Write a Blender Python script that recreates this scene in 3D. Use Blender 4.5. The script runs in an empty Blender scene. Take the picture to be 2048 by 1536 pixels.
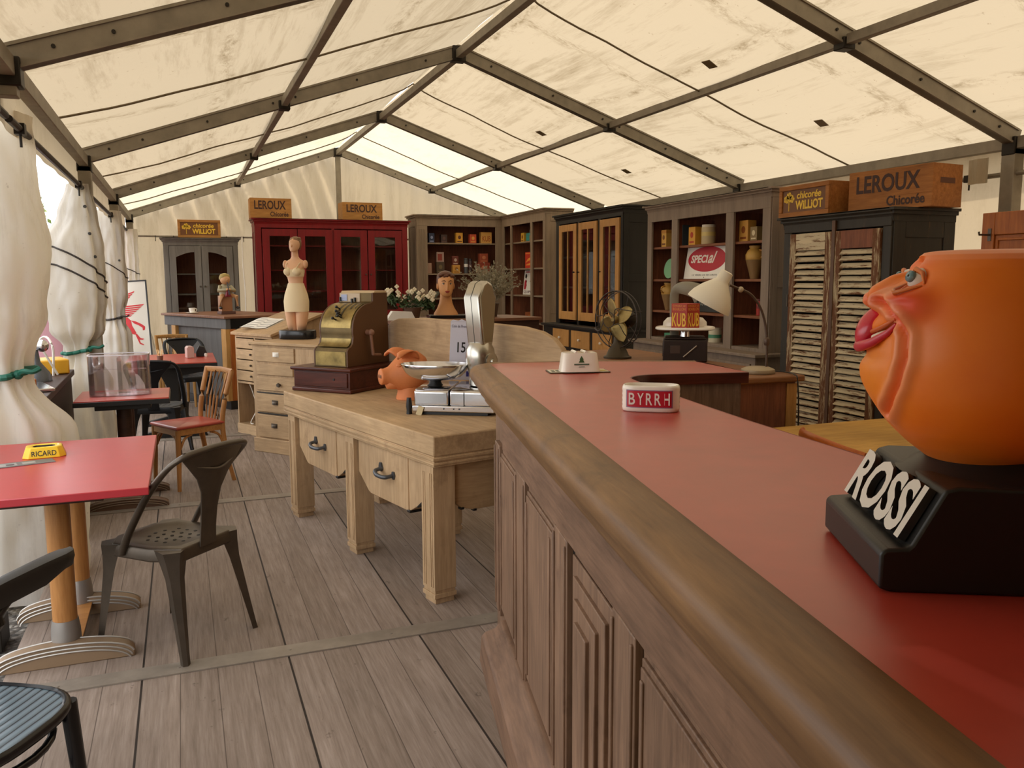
import bpy, bmesh, math, random
from mathutils import Vector, Matrix, noise
sc = bpy.context.scene
COL = sc.collection
PI = math.pi
# ---------------------------------------------------------------- camera, light, exposure
cam_d = bpy.data.cameras.new('camera'); cam = bpy.data.objects.new('camera', cam_d); COL.objects.link(cam)
cam_d.sensor_fit = 'HORIZONTAL'; cam_d.sensor_width = 36.0; cam_d.lens = 36.0*1679.0/2048.0
cam_d.clip_start = 0.02; cam_d.clip_end = 300
_yaw, _pit, _rol = 0.37304, 0.12441, -0.004994
_F = Vector((math.sin(_yaw)*math.cos(_pit), math.cos(_yaw)*math.cos(_pit), -math.sin(_pit)))
_R0 = Vector((math.cos(_yaw), -math.sin(_yaw), 0)); _U0 = _R0.cross(_F)
_R = _R0*math.cos(_rol)+_U0*math.sin(_rol); _U = _U0*math.cos(_rol)-_R0*math.sin(_rol)
cam.matrix_world = Matrix(((_R.x,_U.x,-_F.x,0),(_R.y,_U.y,-_F.y,0),(_R.z,_U.z,-_F.z,1.5),(0,0,0,1)))
sc.camera = cam
sc.view_settings.view_transform = 'Standard'; sc.view_settings.look = 'None'
sc.view_settings.gamma = 1.0; sc.view_settings.use_curve_mapping = False
sc.view_settings.exposure = 0.15
world = bpy.data.worlds.new('sky'); sc.world = world; world.use_nodes = True
wn = world.node_tree; wn.nodes.clear()
w_out = wn.nodes.new('ShaderNodeOutputWorld'); w_bg = wn.nodes.new('ShaderNodeBackground')
w_sky = wn.nodes.new('ShaderNodeTexSky'); w_sky.sky_type = 'NISHITA'; w_sky.sun_disc = False
w_sky.sun_elevation = math.radians(58); w_sky.sun_rotation = math.radians(100)
w_sky.air_density = 1.0; w_sky.dust_density = 4.0; w_sky.ozone_density = 1.0
w_mix = wn.nodes.new('ShaderNodeMix'); w_mix.data_type = 'RGBA'; w_mix.inputs[0].default_value = 0.8
w_mix.inputs[7].default_value = (7.6, 7.5, 7.3, 1)      # thin bright cloud over the blue
wn.links.new(w_sky.outputs[0], w_mix.inputs[6]); wn.links.new(w_mix.outputs[2], w_bg.inputs[0])
w_bg.inputs[1].default_value = 0.42
wn.links.new(w_bg.outputs[0], w_out.inputs[0])
sun_d = bpy.data.lights.new('sun', 'SUN'); sun = bpy.data.objects.new('sun', sun_d); COL.objects.link(sun)
sun_d.energy = 3.6; sun_d.angle = math.radians(0.8); sun_d.color = (1.0, 0.93, 0.82)
_sd = Vector((0.55, 0.08, 0.80)).normalized()
sun.rotation_euler = _sd.to_track_quat('Z', 'Y').to_euler()
sun.location = (6, 2, 9)
sc.cycles.max_bounces = 10; sc.cycles.diffuse_bounces = 6; sc.cycles.glossy_bounces = 4
sc.cycles.transmission_bounces = 6; sc.cycles.transparent_max_bounces = 12
sc.cycles.sample_clamp_indirect = 6.0
sc.cycles.caustics_reflective = False; sc.cycles.caustics_refractive = False

# ---------------------------------------------------------------- materials
def lin(c):
    if isinstance(c, str): c = [int(c[i:i+2], 16)/255 for i in (0, 2, 4)]
    return tuple((x/12.92 if x <= 0.04045 else ((x+0.055)/1.055)**2.4) for x in c[:3])+(1,)
class NT:
    def __init__(s, name):
        s.m = bpy.data.materials.new(name); s.m.use_nodes = True; s.t = s.m.node_tree; s.t.nodes.clear()
        s.out = s.n('ShaderNodeOutputMaterial')
    def n(s, k, **kw):
        x = s.t.nodes.new(k)
        for a, b in kw.items(): setattr(x, a, b)
        return x
    def l(s, a, b): s.t.links.new(a, b)
    def coords(s, scale, rot=(0,0,0), loc=(0,0,0)):
        tc = s.n('ShaderNodeTexCoord'); mp = s.n('ShaderNodeMapping')
        mp.inputs['Scale'].default_value = scale; mp.inputs['Rotation'].default_value = rot; mp.inputs['Location'].default_value = loc
        s.l(tc.outputs['Object'], mp.inputs[0]); return mp.outputs[0]
    def noise(s, vec, scale, detail=4, rough=.6, dist=0):
        x = s.n('ShaderNodeTexNoise'); x.inputs['Scale'].default_value = scale; x.inputs['Detail'].default_value = detail
        x.inputs['Roughness'].default_value = rough; x.inputs['Distortion'].default_value = dist
        s.l(vec, x.inputs['Vector']); return x.outputs['Fac']
    def ramp(s, fac, stops):
        x = s.n('ShaderNodeValToRGB'); e = x.color_ramp.elements
        while len(e) < len(stops): e.new(.5)
        for i, (p, c) in enumerate(stops): e[i].position = p; e[i].color = c if len(c) == 4 else lin(c)
        s.l(fac, x.inputs[0]); return x.outputs[0]
    def mix(s, fac, a, b, mode='MIX'):
        x = s.n('ShaderNodeMix', data_type='RGBA', blend_type=mode)
        for sock, v in ((x.inputs[0], fac), (x.inputs[6], a), (x.inputs[7], b)):
            if hasattr(v, 'links') or hasattr(v, 'is_linked'): s.l(v, sock)
            else: sock.default_value = v
        return x.outputs[2]
    def math(s, op, a, b=0.0):
        x = s.n('ShaderNodeMath', operation=op)
        for sock, v in ((x.inputs[0], a), (x.inputs[1], b)):
            if hasattr(v, 'is_linked'): s.l(v, sock)
            else: sock.default_value = v
        return x.outputs[0]
    def bsdf(s, col, rough=.5, metal=0, bump=None, bstr=.2, bdist=.004, spec=.5, coat=0):
        b = s.n('ShaderNodeBsdfPrincipled')
        for sock, v in ((b.inputs['Base Color'], col), (b.inputs['Roughness'], rough), (b.inputs['Metallic'], metal)):
            if hasattr(v, 'is_linked'): s.l(v, sock)
            else: sock.default_value = v
        b.inputs['Specular IOR Level'].default_value = spec
        if coat: b.inputs['Coat Weight'].default_value = coat; b.inputs['Coat Roughness'].default_value = .28
        if bump is not None:
            bp = s.n('ShaderNodeBump'); bp.inputs['Strength'].default_value = bstr; bp.inputs['Distance'].default_value = bdist
            s.l(bump, bp.inputs['Height']); s.l(bp.outputs[0], b.inputs['Normal'])
        s.l(b.outputs[0], s.out.inputs[0]); return b
def plain(name, c, rough=.5, metal=0, spec=.5, vary=.0, coat=0):
    t = NT(name); col = lin(c)
    if vary:
        f = t.noise(t.coords((1,1,1)), 9, 4)
        d = tuple(x*(1-vary) for x in col[:3])+(1,); u = tuple(min(1, x*(1+vary*.6)) for x in col[:3])+(1,)
        c2 = t.ramp(f, [(.3, d), (.7, u)]); t.bsdf(c2, rough, metal, spec=spec, coat=coat)
    else: t.bsdf(col, rough, metal, spec=spec, coat=coat)
    return t.m
def wood(name, dark, light, axis='x', rough=.6, s=1.0, bump=.15, mid=None, spec=.35, stain=None):
    t = NT(name)
    sc_ = {'x': (1.2, 14, 14), 'y': (14, 1.2, 14), 'z': (14, 14, 1.2)}[axis]
    v = t.coords(tuple(k*s for k in sc_)); v2 = t.coords(tuple(k*s*3 for k in sc_))
    f = t.noise(v, 2.6, 6, .65, .35); g = t.noise(v2, 3.2, 3, .6)
    ff = t.math('ADD', t.math('MULTIPLY', f, .7), t.math('MULTIPLY', g, .3))
    st = [(.30, dark), (.68, light)] if mid is None else [(.3, dark), (.5, mid), (.7, light)]
    c = t.ramp(ff, st)
    big = t.noise(t.coords((1,1,1)), 2.3, 3)
    c = t.mix(1.0, c, t.ramp(big, [(.3, (.80,.80,.80,1)), (.7, (1.12,1.12,1.12,1))]), 'MULTIPLY')
    if stain:
        bl = t.noise(t.coords((1,1,1), loc=(3,1,2)), 5.0, 5, .7)
        c = t.mix(t.ramp(bl, [(.58, (0,0,0,1)), (.72, (.55,.55,.55,1))]), c, lin(stain))
    t.bsdf(c, rough, 0, bump=ff, bstr=bump, bdist=.003, spec=spec)
    return t.m
def painted(name, c, under, amount=.0, rough=.6, grain='z'):
    t = NT(name); base = lin(c)
    sc_ = {'x': (1.5, 12, 12), 'y': (12, 1.5, 12), 'z': (12, 12, 1.5)}[grain]
    f = t.noise(t.coords(sc_), 1.5, 5, .6, .4)
    d = tuple(x*.82 for x in base[:3])+(1,); u = tuple(x*1.15 for x in base[:3])+(1,)
    col = t.ramp(f, [(.3, d), (.7, u)])
    w = t.noise(t.coords(sc_, loc=(5,2,1)), 3.0, 7, .75)
    hi = .75-amount
    k = t.ramp(w, [(hi-.06, (0,0,0,1)), (hi+.02, (1,1,1,1))])
    col = t.mix(k, col, lin(under))
    t.bsdf(col, rough, 0, bump=t.math('ADD', f, w), bstr=.15, bdist=.002, spec=.35)
    return t.m
def canvas(name, c_diff, c_trans, dirt, dirt_amt=.5, stretch=(1,1,1), bump=.25, bands=False):
    t = NT(name)
    a = t.noise(t.coords(stretch), .9, 6, .7, .5); b = t.noise(t.coords((stretch[0]*6, stretch[1]*1.5, stretch[2])), 1.4, 6, .75)
    d = t.math('MULTIPLY', a, b)
    k = t.ramp(d, [(.25, (0,0,0,1)), (.44, (dirt_amt,)*3+(1,))])
    sp = t.noise(t.coords((9,9,9)), 3.2, 3, .6)
    k2 = t.ramp(sp, [(.70, (0,0,0,1)), (.74, (dirt_amt,)*3+(1,))])
    k = t.mix(1.0, k, k2, 'LIGHTEN')
    if bands:      # grime along the folds the sheets were packed in
        tc = t.n('ShaderNodeTexCoord'); sp_ = t.n('ShaderNodeSeparateXYZ'); t.l(tc.outputs['Object'], sp_.inputs[0])
        wob = t.math('MULTIPLY', t.noise(t.coords((1,1,1), loc=(4,4,4)), 1.6, 3), .22)
        for ax, fq, of in ((0, .92, .12), (1, .68, .30)):
            d_ = t.math('ABSOLUTE', t.math('SUBTRACT', t.math('FRACT', t.math('ADD', t.math('MULTIPLY', t.math('ADD', sp_.outputs[ax], wob), fq), of)), .5))
            ln = t.ramp(d_, [(0, (1,1,1,1)), (.075, (0,0,0,1))])
            fine = t.ramp(t.noise(t.coords((6,2.2,6) if ax == 0 else (2.2,6,6)), 2.2, 6, .8), [(.46, (0,0,0,1)), (.66, (.75,.75,.75,1))])
            k = t.mix(1.0, k, t.mix(1.0, ln, fine, 'MULTIPLY'), 'LIGHTEN')
    cd = t.mix(k, lin(c_diff), lin(dirt)); ct = t.mix(k, lin(c_trans), lin(dirt))
    D = t.n('ShaderNodeBsdfDiffuse'); T = t.n('ShaderNodeBsdfTranslucent'); M = t.n('ShaderNodeMixShader')
    t.l(cd, D.inputs[0]); t.l(ct, T.inputs[0]); M.inputs[0].default_value = .58
    w = t.noise(t.coords((1.2,3,1.2)), 2.2, 4, .6, .4)
    bp = t.n('ShaderNodeBump'); bp.inputs['Strength'].default_value = bump; bp.inputs['Distance'].default_value = .05
    t.l(w, bp.inputs['Height']); t.l(bp.outputs[0], D.inputs['Normal'])
    t.l(D.outputs[0], M.inputs[1]); t.l(T.outputs[0], M.inputs[2]); t.l(M.outputs[0], t.out.inputs[0])
    return t.m
def glassy(name, tint=(1,1,1), k=.12, rough=.02):
    t = NT(name); A = t.n('ShaderNodeBsdfTransparent'); A.inputs[0].default_value = tint+(1,)
    G = t.n('ShaderNodeBsdfGlossy'); G.inputs['Roughness'].default_value = rough; G.inputs[0].default_value = (1,1,1,1)
    lw = t.n('ShaderNodeLayerWeight'); lw.inputs[0].default_value = .28
    f = t.math('MINIMUM', t.math('ADD', t.math('MULTIPLY', lw.outputs['Fresnel'], .8), k), .85)
    M = t.n('ShaderNodeMixShader'); t.l(f, M.inputs[0]); t.l(A.outputs[0], M.inputs[1]); t.l(G.outputs[0], M.inputs[2])
    t.l(M.outputs[0], t.out.inputs[0]); return t.m

MT = {}
MT['roof'] = canvas('roof_canvas', 'd2c6b0', '978a74', '54421f', .50, (1.5,.42,1.5), bands=True)
MT['roof_clean'] = canvas('clean_roof_canvas', 'e6dfd0', 'bfb49c', '8c785a', .30, (.8,.8,.8))
MT['wallc'] = canvas('wall_canvas', 'dcd2be', 'a8977c', '786446', .4, (1,1,.6))
MT['curt'] = canvas('curtain_canvas', 'f4efe8', 'd6cebc', '7a684c', .30, (2,2,1))
MT['alu'] = plain('weathered_aluminium', '8f8676', .55, .3, vary=.2)
MT['aludk'] = plain('dark_steel_joint', '2c2721', .5, .6)
MT['roof_dim'] = canvas('dim_roof_canvas', 'a89a80', '4a4030', '54401f', .6, (1.5,.42,1.5))  # unseen bay behind the camera: canvas made less translucent to dim the near end
MT['cable'] = plain('cable', '6e6048', .7)
MT['blackm'] = plain('black_metal', '15161a', .45, .3)
MT['black'] = plain('black_paint', '171615', .42)
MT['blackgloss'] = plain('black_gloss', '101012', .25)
MT['white'] = plain('white_paint', 'e9e4da', .4)
MT['enamel'] = plain('white_enamel', 'f0ede4', .18)
MT['chrome'] = plain('chrome', 'd9d9dc', .16, 1.0)
MT['alum2'] = plain('cast_aluminium', 'c0bcb2', .27, 1.0)
MT['iron'] = plain('grey_iron', '5e6166', .45, .7, vary=.2)
MT['gun'] = plain('bronzed_steel', '544a3f', .36, .5, vary=.25)
MT['darksteel'] = plain('dark_steel', '25262a', .4, .6)
MT['brass'] = plain('old_brass', '9a8450', .42, .75, vary=.5)
MT['brass2'] = plain('tarnished_brass', '6c5a38', .5, .6, vary=.3)
MT['glass'] = glassy('cabinet_glass', (.90,.90,.88), .015)
MT['acryl'] = glassy('clear_acrylic', (.93,.90,.92), .14, .05)
MT['red_lam'] = plain('red_laminate', 'b03d2e', .37, vary=.10, coat=.42, spec=.5)
MT['red_lam2'] = plain('crimson_laminate', 'b43038', .36, vary=.05, coat=.3)
MT['red_edge'] = plain('crimson_edge', 'a01422', .35)
MT['pinelt'] = wood('pale_pine', 'a48662', 'c6a780', 'x', .62, stain='8a6e50')
MT['pineltz'] = wood('pale_pine_upright', 'a48662', 'c8a984', 'z', .62, stain='8a6e50')
MT['pinelty'] = wood('pale_pine_cross', '9c7c58', 'be9e76', 'y', .62, stain='8a6e50')
MT['oakz'] = wood('counter_oak_upright', '624a3a', '94755e', 'z', .5, stain='503a2c')
MT['oakx'] = wood('counter_oak', '5e4636', '8e6e58', 'y', .5, stain='4e382a')
MT['rimw'] = wood('worn_rim', '6a4c32', '94704a', 'y', .45, stain='54402e')
MT['mahog'] = wood('mahogany', '34140c', '5c2a1c', 'x', .35)
MT['honey'] = wood('honey_beech', '9a6636', 'c08a50', 'z', .4)
MT['honeyx'] = wood('honey_beech_cross', '9a6636', 'c08a50', 'x', .4)
MT['ochrez'] = wood('ochre_post', 'a0743a', 'c8985a', 'z', .5)
MT['crate'] = wood('crate_pine', '93602c', 'bf8a48', 'x', .6)
MT['crated'] = wood('crate_pine_dark', '84501f', 'b4763a', 'x', .6)
MT['redbrown'] = wood('red_brown_boards', '64382a', '925a3e', 'z', .6)
MT['shelfw'] = wood('shelf_board', '6c3e28', '95603f', 'x', .6)
MT['orangew'] = wood('orange_wardrobe', '86451a', 'b56a2c', 'z', .45)
MT['yellt'] = wood('yellow_table', 'b08238', 'd3a75a', 'x', .5)
MT['sidew'] = wood('side_counter_wood', '6a4022', '99683c', 'x', .5)
MT['browntop'] = wood('brown_top', '64402c', '8d6248', 'x', .5)
MT['natdoor'] = wood('natural_door', 'a67640', 'ca985a', 'z', .5)
MT['greyp'] = painted('grey_paint', '8a7a6c', '5c4636', .06, .65)
MT['greyp2'] = painted('grey_brown_paint', '86735f', '54402c', .06, .65)
MT['greyd'] = painted('slate_grey_paint', '6a655e', '4a4036', .04, .6)
MT['greybar'] = painted('dark_grey_paint', '5b5a58', '3a3028', .04, .55)
MT['blackp'] = painted('black_cabinet_paint', '1d1a17', '3c2c20', .05, .5)
MT['wardp'] = painted('dark_green_black_paint', '34302a', '5a4430', .10, .55)
MT['redp'] = painted('red_cabinet_paint', '761216', '4c0d0c', .05, .45)
MT['chippy'] = painted('chipped_white_paint', 'cabb9c', '6a4228', .17, .7, 'x')
MT['chippyz'] = painted('chipped_white_frame', 'b8a684', '684024', .27, .7, 'z')
MT['terra'] = plain('terracotta', 'd07d48', .6, vary=.12)
MT['skin'] = plain('mannequin_skin', 'd79a62', .5)
MT['hair'] = plain('painted_hair', '5a3018', .5, vary=.3)
MT['cream'] = plain('cream_cloth', 'e6d2ac', .8)
MT['leaf'] = plain('green_leaf', '33491f', .55, vary=.3)
MT['sage'] = plain('dry_sage', 'a39c84', .8, vary=.3)
MT['petal'] = plain('white_petal', 'ece2c8', .7)
MT['paper'] = plain('paper', 'e2ded6', .8)
MT['card'] = plain('price_card', 'dcdaea', .7)
MT['ink'] = plain('ink_black', '1c1a1c', .6)
MT['inkdk'] = plain('stencil_brown', '3a1c10', .6)
MT['yellowt'] = plain('sign_yellow', 'e8bf3a', .5)
MT['signbr'] = plain('sign_brown', '6e431c', .5)
MT['yellow'] = plain('glossy_yellow', 'e8c22a', .28)
MT['porc'] = plain('porcelain', 'ece4d6', .2)
MT['crim'] = plain('label_crimson', 'b8142c', .4)
MT['mauve'] = plain('label_border', '8c6a86', .5)
MT['green'] = plain('green_rope', '17604e', .6)
MT['rope'] = plain('dark_rope', '2e2620', .7)
MT['pink'] = plain('pink_cloth', 'd8a4b0', .8)
MT['rubber'] = plain('dark_rubber', '141210', .6)
MT['dkwood'] = wood('dark_table_wood', '2c1a12', '4a2e20', 'x', .5)
def color(hexc, rough=.5, metal=0):
    k = 'c_'+hexc+str(rough)+str(metal)
    if k not in MT: MT[k] = plain('paint_'+hexc, hexc, rough, metal)
    return MT[k]

# ---------------------------------------------------------------- mesh builder
def pick(m):
    return m if not isinstance(m, str) else (MT[m] if m in MT else color(m))
class MB:
    def __init__(s): s.v = []; s.f = []; s.fm = []; s.mats = []; s.cur = 0
    def mat(s, m):
        m = pick(m)
        if m not in s.mats: s.mats.append(m)
        s.cur = s.mats.index(m); return s
    def add(s, vs, fs):
        n = len(s.v); s.v += [Vector(p) for p in vs]
        for f in fs: s.f.append([n+i for i in f]); s.fm.append(s.cur)
        return s
    def mark(s): return len(s.v)
    def xf(s, k, M):
        for i in range(k, len(s.v)): s.v[i] = M @ s.v[i]
        return s
    def box(s, x0, y0, z0, x1, y1, z1):
        return s.add([(x0,y0,z0),(x1,y0,z0),(x1,y1,z0),(x0,y1,z0),(x0,y0,z1),(x1,y0,z1),(x1,y1,z1),(x0,y1,z1)],
                     [(3,2,1,0),(4,5,6,7),(0,1,5,4),(1,2,6,5),(2,3,7,6),(3,0,4,7)])
    def prism(s, pts, ax, a, b):
        f = {'x': lambda p, t: (t, p[0], p[1]), 'y': lambda p, t: (p[0], t, p[1]), 'z': lambda p, t: (p[0], p[1], t)}[ax]
        n = len(pts); vs = [f(p, a) for p in pts]+[f(p, b) for p in pts]
        ar = sum(pts[i][0]*pts[(i+1) % n][1]-pts[(i+1) % n][0]*pts[i][1] for i in range(n))
        flip = (ar > 0) == (ax != 'y')
        if b < a: flip = not flip
        c0 = list(range(n)); c1 = list(range(n, 2*n))
        fs = [c0[::-1] if flip else c0, c1 if flip else c1[::-1]]
        for i in range(n):
            j = (i+1) % n; q = (i, j, n+j, n+i); fs.append(q if flip else q[::-1])
        return s.add(vs, fs)
    def lathe(s, prof, n=24, c=(0,0,0), sx=1, sy=1, cap=True):
        vs = []; fs = []
        for r, z in prof:
            for i in range(n):
                a = 2*PI*i/n; vs.append((c[0]+r*sx*math.cos(a), c[1]+r*sy*math.sin(a), c[2]+z))
        for k in range(len(prof)-1):
            for i in range(n):
                j = (i+1) % n; fs.append((k*n+i, k*n+j, (k+1)*n+j, (k+1)*n+i))
        if cap: fs.append(tuple(range(n))[::-1]); fs.append(tuple((len(prof)-1)*n+i for i in range(n)))
        return s.add(vs, fs)
    def ball(s, c, r, n=16, m=10, M=None):
        if not isinstance(r, (tuple, list)): r = (r, r, r)
        k = s.mark(); vs = []; fs = []
        for j in range(m+1):
            e = -PI/2+PI*(j+.001)/(m+.002)
            for i in range(n):
                a = 2*PI*i/n; vs.append((r[0]*math.cos(e)*math.cos(a), r[1]*math.cos(e)*math.sin(a), r[2]*math.sin(e)))
        for j in range(m):
            for i in range(n): fs.append((j*n+i, j*n+(i+1) % n, (j+1)*n+(i+1) % n, (j+1)*n+i))
        fs.append(tuple(range(n))[::-1]); fs.append(tuple(m*n+i for i in range(n)))
        s.add(vs, fs); T = Matrix.Translation(c)
        return s.xf(k, T @ M if M is not None else T)
    def tube(s, path, r, n=8, closed=False, ab=None, up=(0,0,1)):
        P = [Vector(p) for p in path]; L = len(P); vs = []; fs = []
        for k in range(L):
            if closed: t = P[(k+1) % L]-P[k-1]
            else: t = P[min(k+1, L-1)]-P[max(k-1, 0)]
            t.normalize(); u = Vector(up)
            if abs(t.dot(u)) > .97: u = Vector((0,1,0)) if abs(t.y) < .9 else Vector((1,0,0))
            sd = t.cross(u).normalized(); w = sd.cross(t)
            rr = r[k] if isinstance(r, (list, tuple)) else r
            a_, b_ = (rr, rr) if ab is None else (ab[0]*rr, ab[1]*rr)
            for i in range(n):
                q = 2*PI*i/n+(PI/n if n == 4 else 0); vs.append(P[k]+sd*(a_*math.cos(q))+w*(b_*math.sin(q)))
        for k in range(L if closed else L-1):
            k2 = (k+1) % L
            for i in range(n): fs.append((k*n+i, k*n+(i+1) % n, k2*n+(i+1) % n, k2*n+i))
        if not closed: fs.append(tuple(range(n))[::-1]); fs.append(tuple((L-1)*n+i for i in range(n)))
        return s.add(vs, fs)
    def loft(s, rings, closed=True, cap=True):
        n = len(rings[0]); vs = [p for r in rings for p in r]; fs = []
        for k in range(len(rings)-1):
            for i in range(n if closed else n-1):
                j = (i+1) % n; fs.append((k*n+i, k*n+j, (k+1)*n+j, (k+1)*n+i))
        if cap and closed: fs.append(tuple(range(n))[::-1]); fs.append(tuple((len(rings)-1)*n+i for i in range(n)))
        return s.add(vs, fs)
    def grid(s, fn, nu, nv):
        vs = [fn(i/nu, j/nv) for j in range(nv+1) for i in range(nu+1)]; w = nu+1
        return s.add(vs, [(j*w+i, j*w+i+1, (j+1)*w+i+1, (j+1)*w+i) for j in range(nv) for i in range(nu)])
    def build(s, name, parent=None, bevel=0, smooth=35, subd=0, loc=None, rot=None, label=None, seg=2, recalc=True):
        me = bpy.data.meshes.new(name)
        me.from_pydata([tuple(p) for p in s.v], [], s.f)
        for m in s.mats: me.materials.append(m)
        if len(s.mats) > 1: me.polygons.foreach_set('material_index', s.fm)
        if recalc:
            bm = bmesh.new(); bm.from_mesh(me); bmesh.ops.recalc_face_normals(bm, faces=bm.faces); bm.to_mesh(me); bm.free()
        if smooth:
            me.polygons.foreach_set('use_smooth', [True]*len(me.polygons)); me.set_sharp_from_angle(angle=math.radians(smooth))
        me.update()
        o = bpy.data.objects.new(name, me); COL.objects.link(o)
        if parent is not None: o.parent = parent
        if loc is not None: o.location = loc
        if rot is not None: o.rotation_euler = rot
        if bevel:
            b = o.modifiers.new('bevel', 'BEVEL'); b.width = bevel; b.segments = seg; b.limit_method = 'ANGLE'; b.angle_limit = math.radians(40)
            b.harden_normals = False
        if subd:
            b = o.modifiers.new('sub', 'SUBSURF'); b.levels = subd; b.render_levels = subd
        if label: o['label'] = label
        return o
def arc(cx, cy, r, a0, a1, n):
    return [(cx+r*math.cos(math.radians(a0+(a1-a0)*i/n)), cy+r*math.sin(math.radians(a0+(a1-a0)*i/n))) for i in range(n+1)]
def bez(pts, n=16):
    P = [Vector(p) for p in pts]; out = []
    for k in range(len(P)-1):
        p0 = P[max(k-1, 0)]; p1 = P[k]; p2 = P[k+1]; p3 = P[min(k+2, len(P)-1)]
        for i in range(n):
            t = i/n; out.append(.5*((2*p1)+(p2-p0)*t+(2*p0-5*p1+4*p2-p3)*t*t+(3*p1-p0-3*p2+p3)*t**3))
    out.append(P[-1]); return out
def tag(o, label, cat, group=None, kind=None):
    o['label'] = label; o['category'] = cat
    if group: o['group'] = group
    if kind: o['kind'] = kind
    return o
def thing(name, label, cat, loc=(0,0,0), rz=0, group=None):
    o = bpy.data.objects.new(name, None); COL.objects.link(o); o.empty_display_size = .05
    o.location = loc; o.rotation_euler = (0,0,rz); return tag(o, label, cat, group)
def struct(o): o['kind'] = 'structure'; return o
def dup(root, loc, rz, label, group=None):
    def cp(o, par):
        c = o.copy(); COL.objects.link(c)
        if par is not None: c.parent = par
        for ch in list(o.children): cp(ch, c)
        return c
    r = cp(root, None); r.location = loc; r.rotation_euler = (0,0,rz); r['label'] = label
    if group: r['group'] = group
    return r
def wpos(root, x, y, z):
    a = root.rotation_euler[2]; c, s = math.cos(a), math.sin(a)
    return (root.location[0]+x*c-y*s, root.location[1]+x*s+y*c, root.location[2]+z)
_dep = None
def lettering(txt, m, parent, loc, rot, width=None, height=.05, depth=.002, bold=.0, shear=0, spacing=1.0, name='lettering', align='LEFT', side=None):
    """Raised lettering; local x reads right, y is up. Scaled to width (and to cap height) exactly."""
    cu = bpy.data.curves.new(name, 'FONT'); cu.body = txt; cu.extrude = .02; cu.offset = bold; cu.shear = shear
    cu.space_character = spacing; cu.resolution_u = 3
    ob = bpy.data.objects.new(name, cu); COL.objects.link(ob)
    dg = bpy.context.evaluated_depsgraph_get(); dg.update()
    me = bpy.data.meshes.new_from_object(ob.evaluated_get(dg)); me.name = name
    bpy.data.objects.remove(ob, do_unlink=True); bpy.data.curves.remove(cu)
    xs = [v.co.x for v in me.vertices]; ys = [v.co.y for v in me.vertices]
    x0, x1, y0, y1 = min(xs), max(xs), min(ys), max(ys)
    fy = height/(y1-y0); fx = (width/(x1-x0)) if width else fy
    for v in me.vertices:
        v.co.x = (v.co.x-x0)*fx; v.co.y = (v.co.y-y0)*fy; v.co.z = (v.co.z+.02)/.04*depth
        if align == 'CENTER': v.co.x -= (x1-x0)*fx/2
    me.materials.clear(); me.materials.append(pick(m))
    if side:
        me.materials.append(pick(side))
        for p in me.polygons: p.material_index = 0 if p.normal.z > .9 else 1
    o = bpy.data.objects.new(name, me); COL.objects.link(o); o.parent = parent
    o.location = loc; o.rotation_euler = rot
    return o
FRONT = (PI/2, 0, 0)      # lettering on a face that looks along local -Y
# ---------------------------------------------------------------- the tent
XL, XR, HE, HR = -0.628, 5.276, 2.371, 3.387
XC = (XL+XR)/2; FR = [-1.82, 1.18, 4.18, 7.18, 10.18, 13.18]
SL = (HR-HE)/(XC-XL)
# deck of long boards
t = NT('deck_boards')
tc = t.n('ShaderNodeTexCoord'); sx = t.n('ShaderNodeSeparateXYZ'); t.l(tc.outputs['Object'], sx.inputs[0])
def lines(sock, off, pitch, wid):
    a = t.math('DIVIDE', t.math('SUBTRACT', sock, off), pitch); fr = t.math('FRACT', a)
    d = t.math('ABSOLUTE', t.math('SUBTRACT', fr, .5))
    return t.math('GREATER_THAN', d, .5-wid/pitch/2), t.math('FLOOR', a)
l1, pid = lines(sx.outputs[0], .33, .135, .0035); l2, _ = lines(sx.outputs[0], .33, .54, .008)
wn_ = t.n('ShaderNodeTexWhiteNoise', noise_dimensions='1D'); t.l(pid, wn_.inputs['W'])
gr = t.noise(t.coords((26, 1.4, 1)), 1.8, 6, .65, .3); gr2 = t.noise(t.coords((90, 4, 1)), 1.5, 3, .6)
ff = t.math('ADD', t.math('MULTIPLY', gr, .65), t.math('MULTIPLY', gr2, .35))
c = t.ramp(ff, [(.28, lin('74665a')), (.5, lin('918276')), (.7, lin('a6988d'))])
c = t.mix(1.0, c, t.ramp(wn_.outputs['Value'], [(0, (.86,.84,.82,1)), (1, (1.08,1.07,1.08,1))]), 'MULTIPLY')
kn = t.noise(t.coords((7, 4, 1), loc=(2,5,0)), 2.4, 4, .7)
c = t.mix(t.ramp(kn, [(.64, (0,0,0,1)), (.72, (.55,.55,.55,1))]), c, lin('46382e'))
big = t.noise(t.coords((1,1,1)), 1.1, 4); c = t.mix(1.0, c, t.ramp(big, [(.3, (.84,.84,.84,1)), (.7, (1.1,1.1,1.1,1))]), 'MULTIPLY')
c = t.mix(t.math('MULTIPLY', l1, .65), c, lin('3a2e26')); c = t.mix(t.math('MULTIPLY', l2, .9), c, lin('1e1712'))
hgt = t.math('SUBTRACT', ff, t.math('ADD', l1, l2))
t.bsdf(c, .68, 0, bump=hgt, bstr=.25, bdist=.004, spec=.3)
struct(MB().mat(t.m).box(-.70, -1.95, -.12, 5.36, 13.3, 0).build('floor'))
for i, y in enumerate((.81, 3.368, 5.935, 8.5, 11.06)):
    b = MB().mat(plain('strip_metal', '948a7e', .5, .3, vary=.2) if i == 0 else bpy.data.materials['strip_metal'])
    b.box(-.70, y-.05, .0005, 5.3, y+.05, .006)
    for k in range(14): b.lathe([(.006,0),(.006,.002)], 8, (-.5+k*.42, y, .006))
    o = struct(b.build('trim_%d' % (i+1)))
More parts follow.
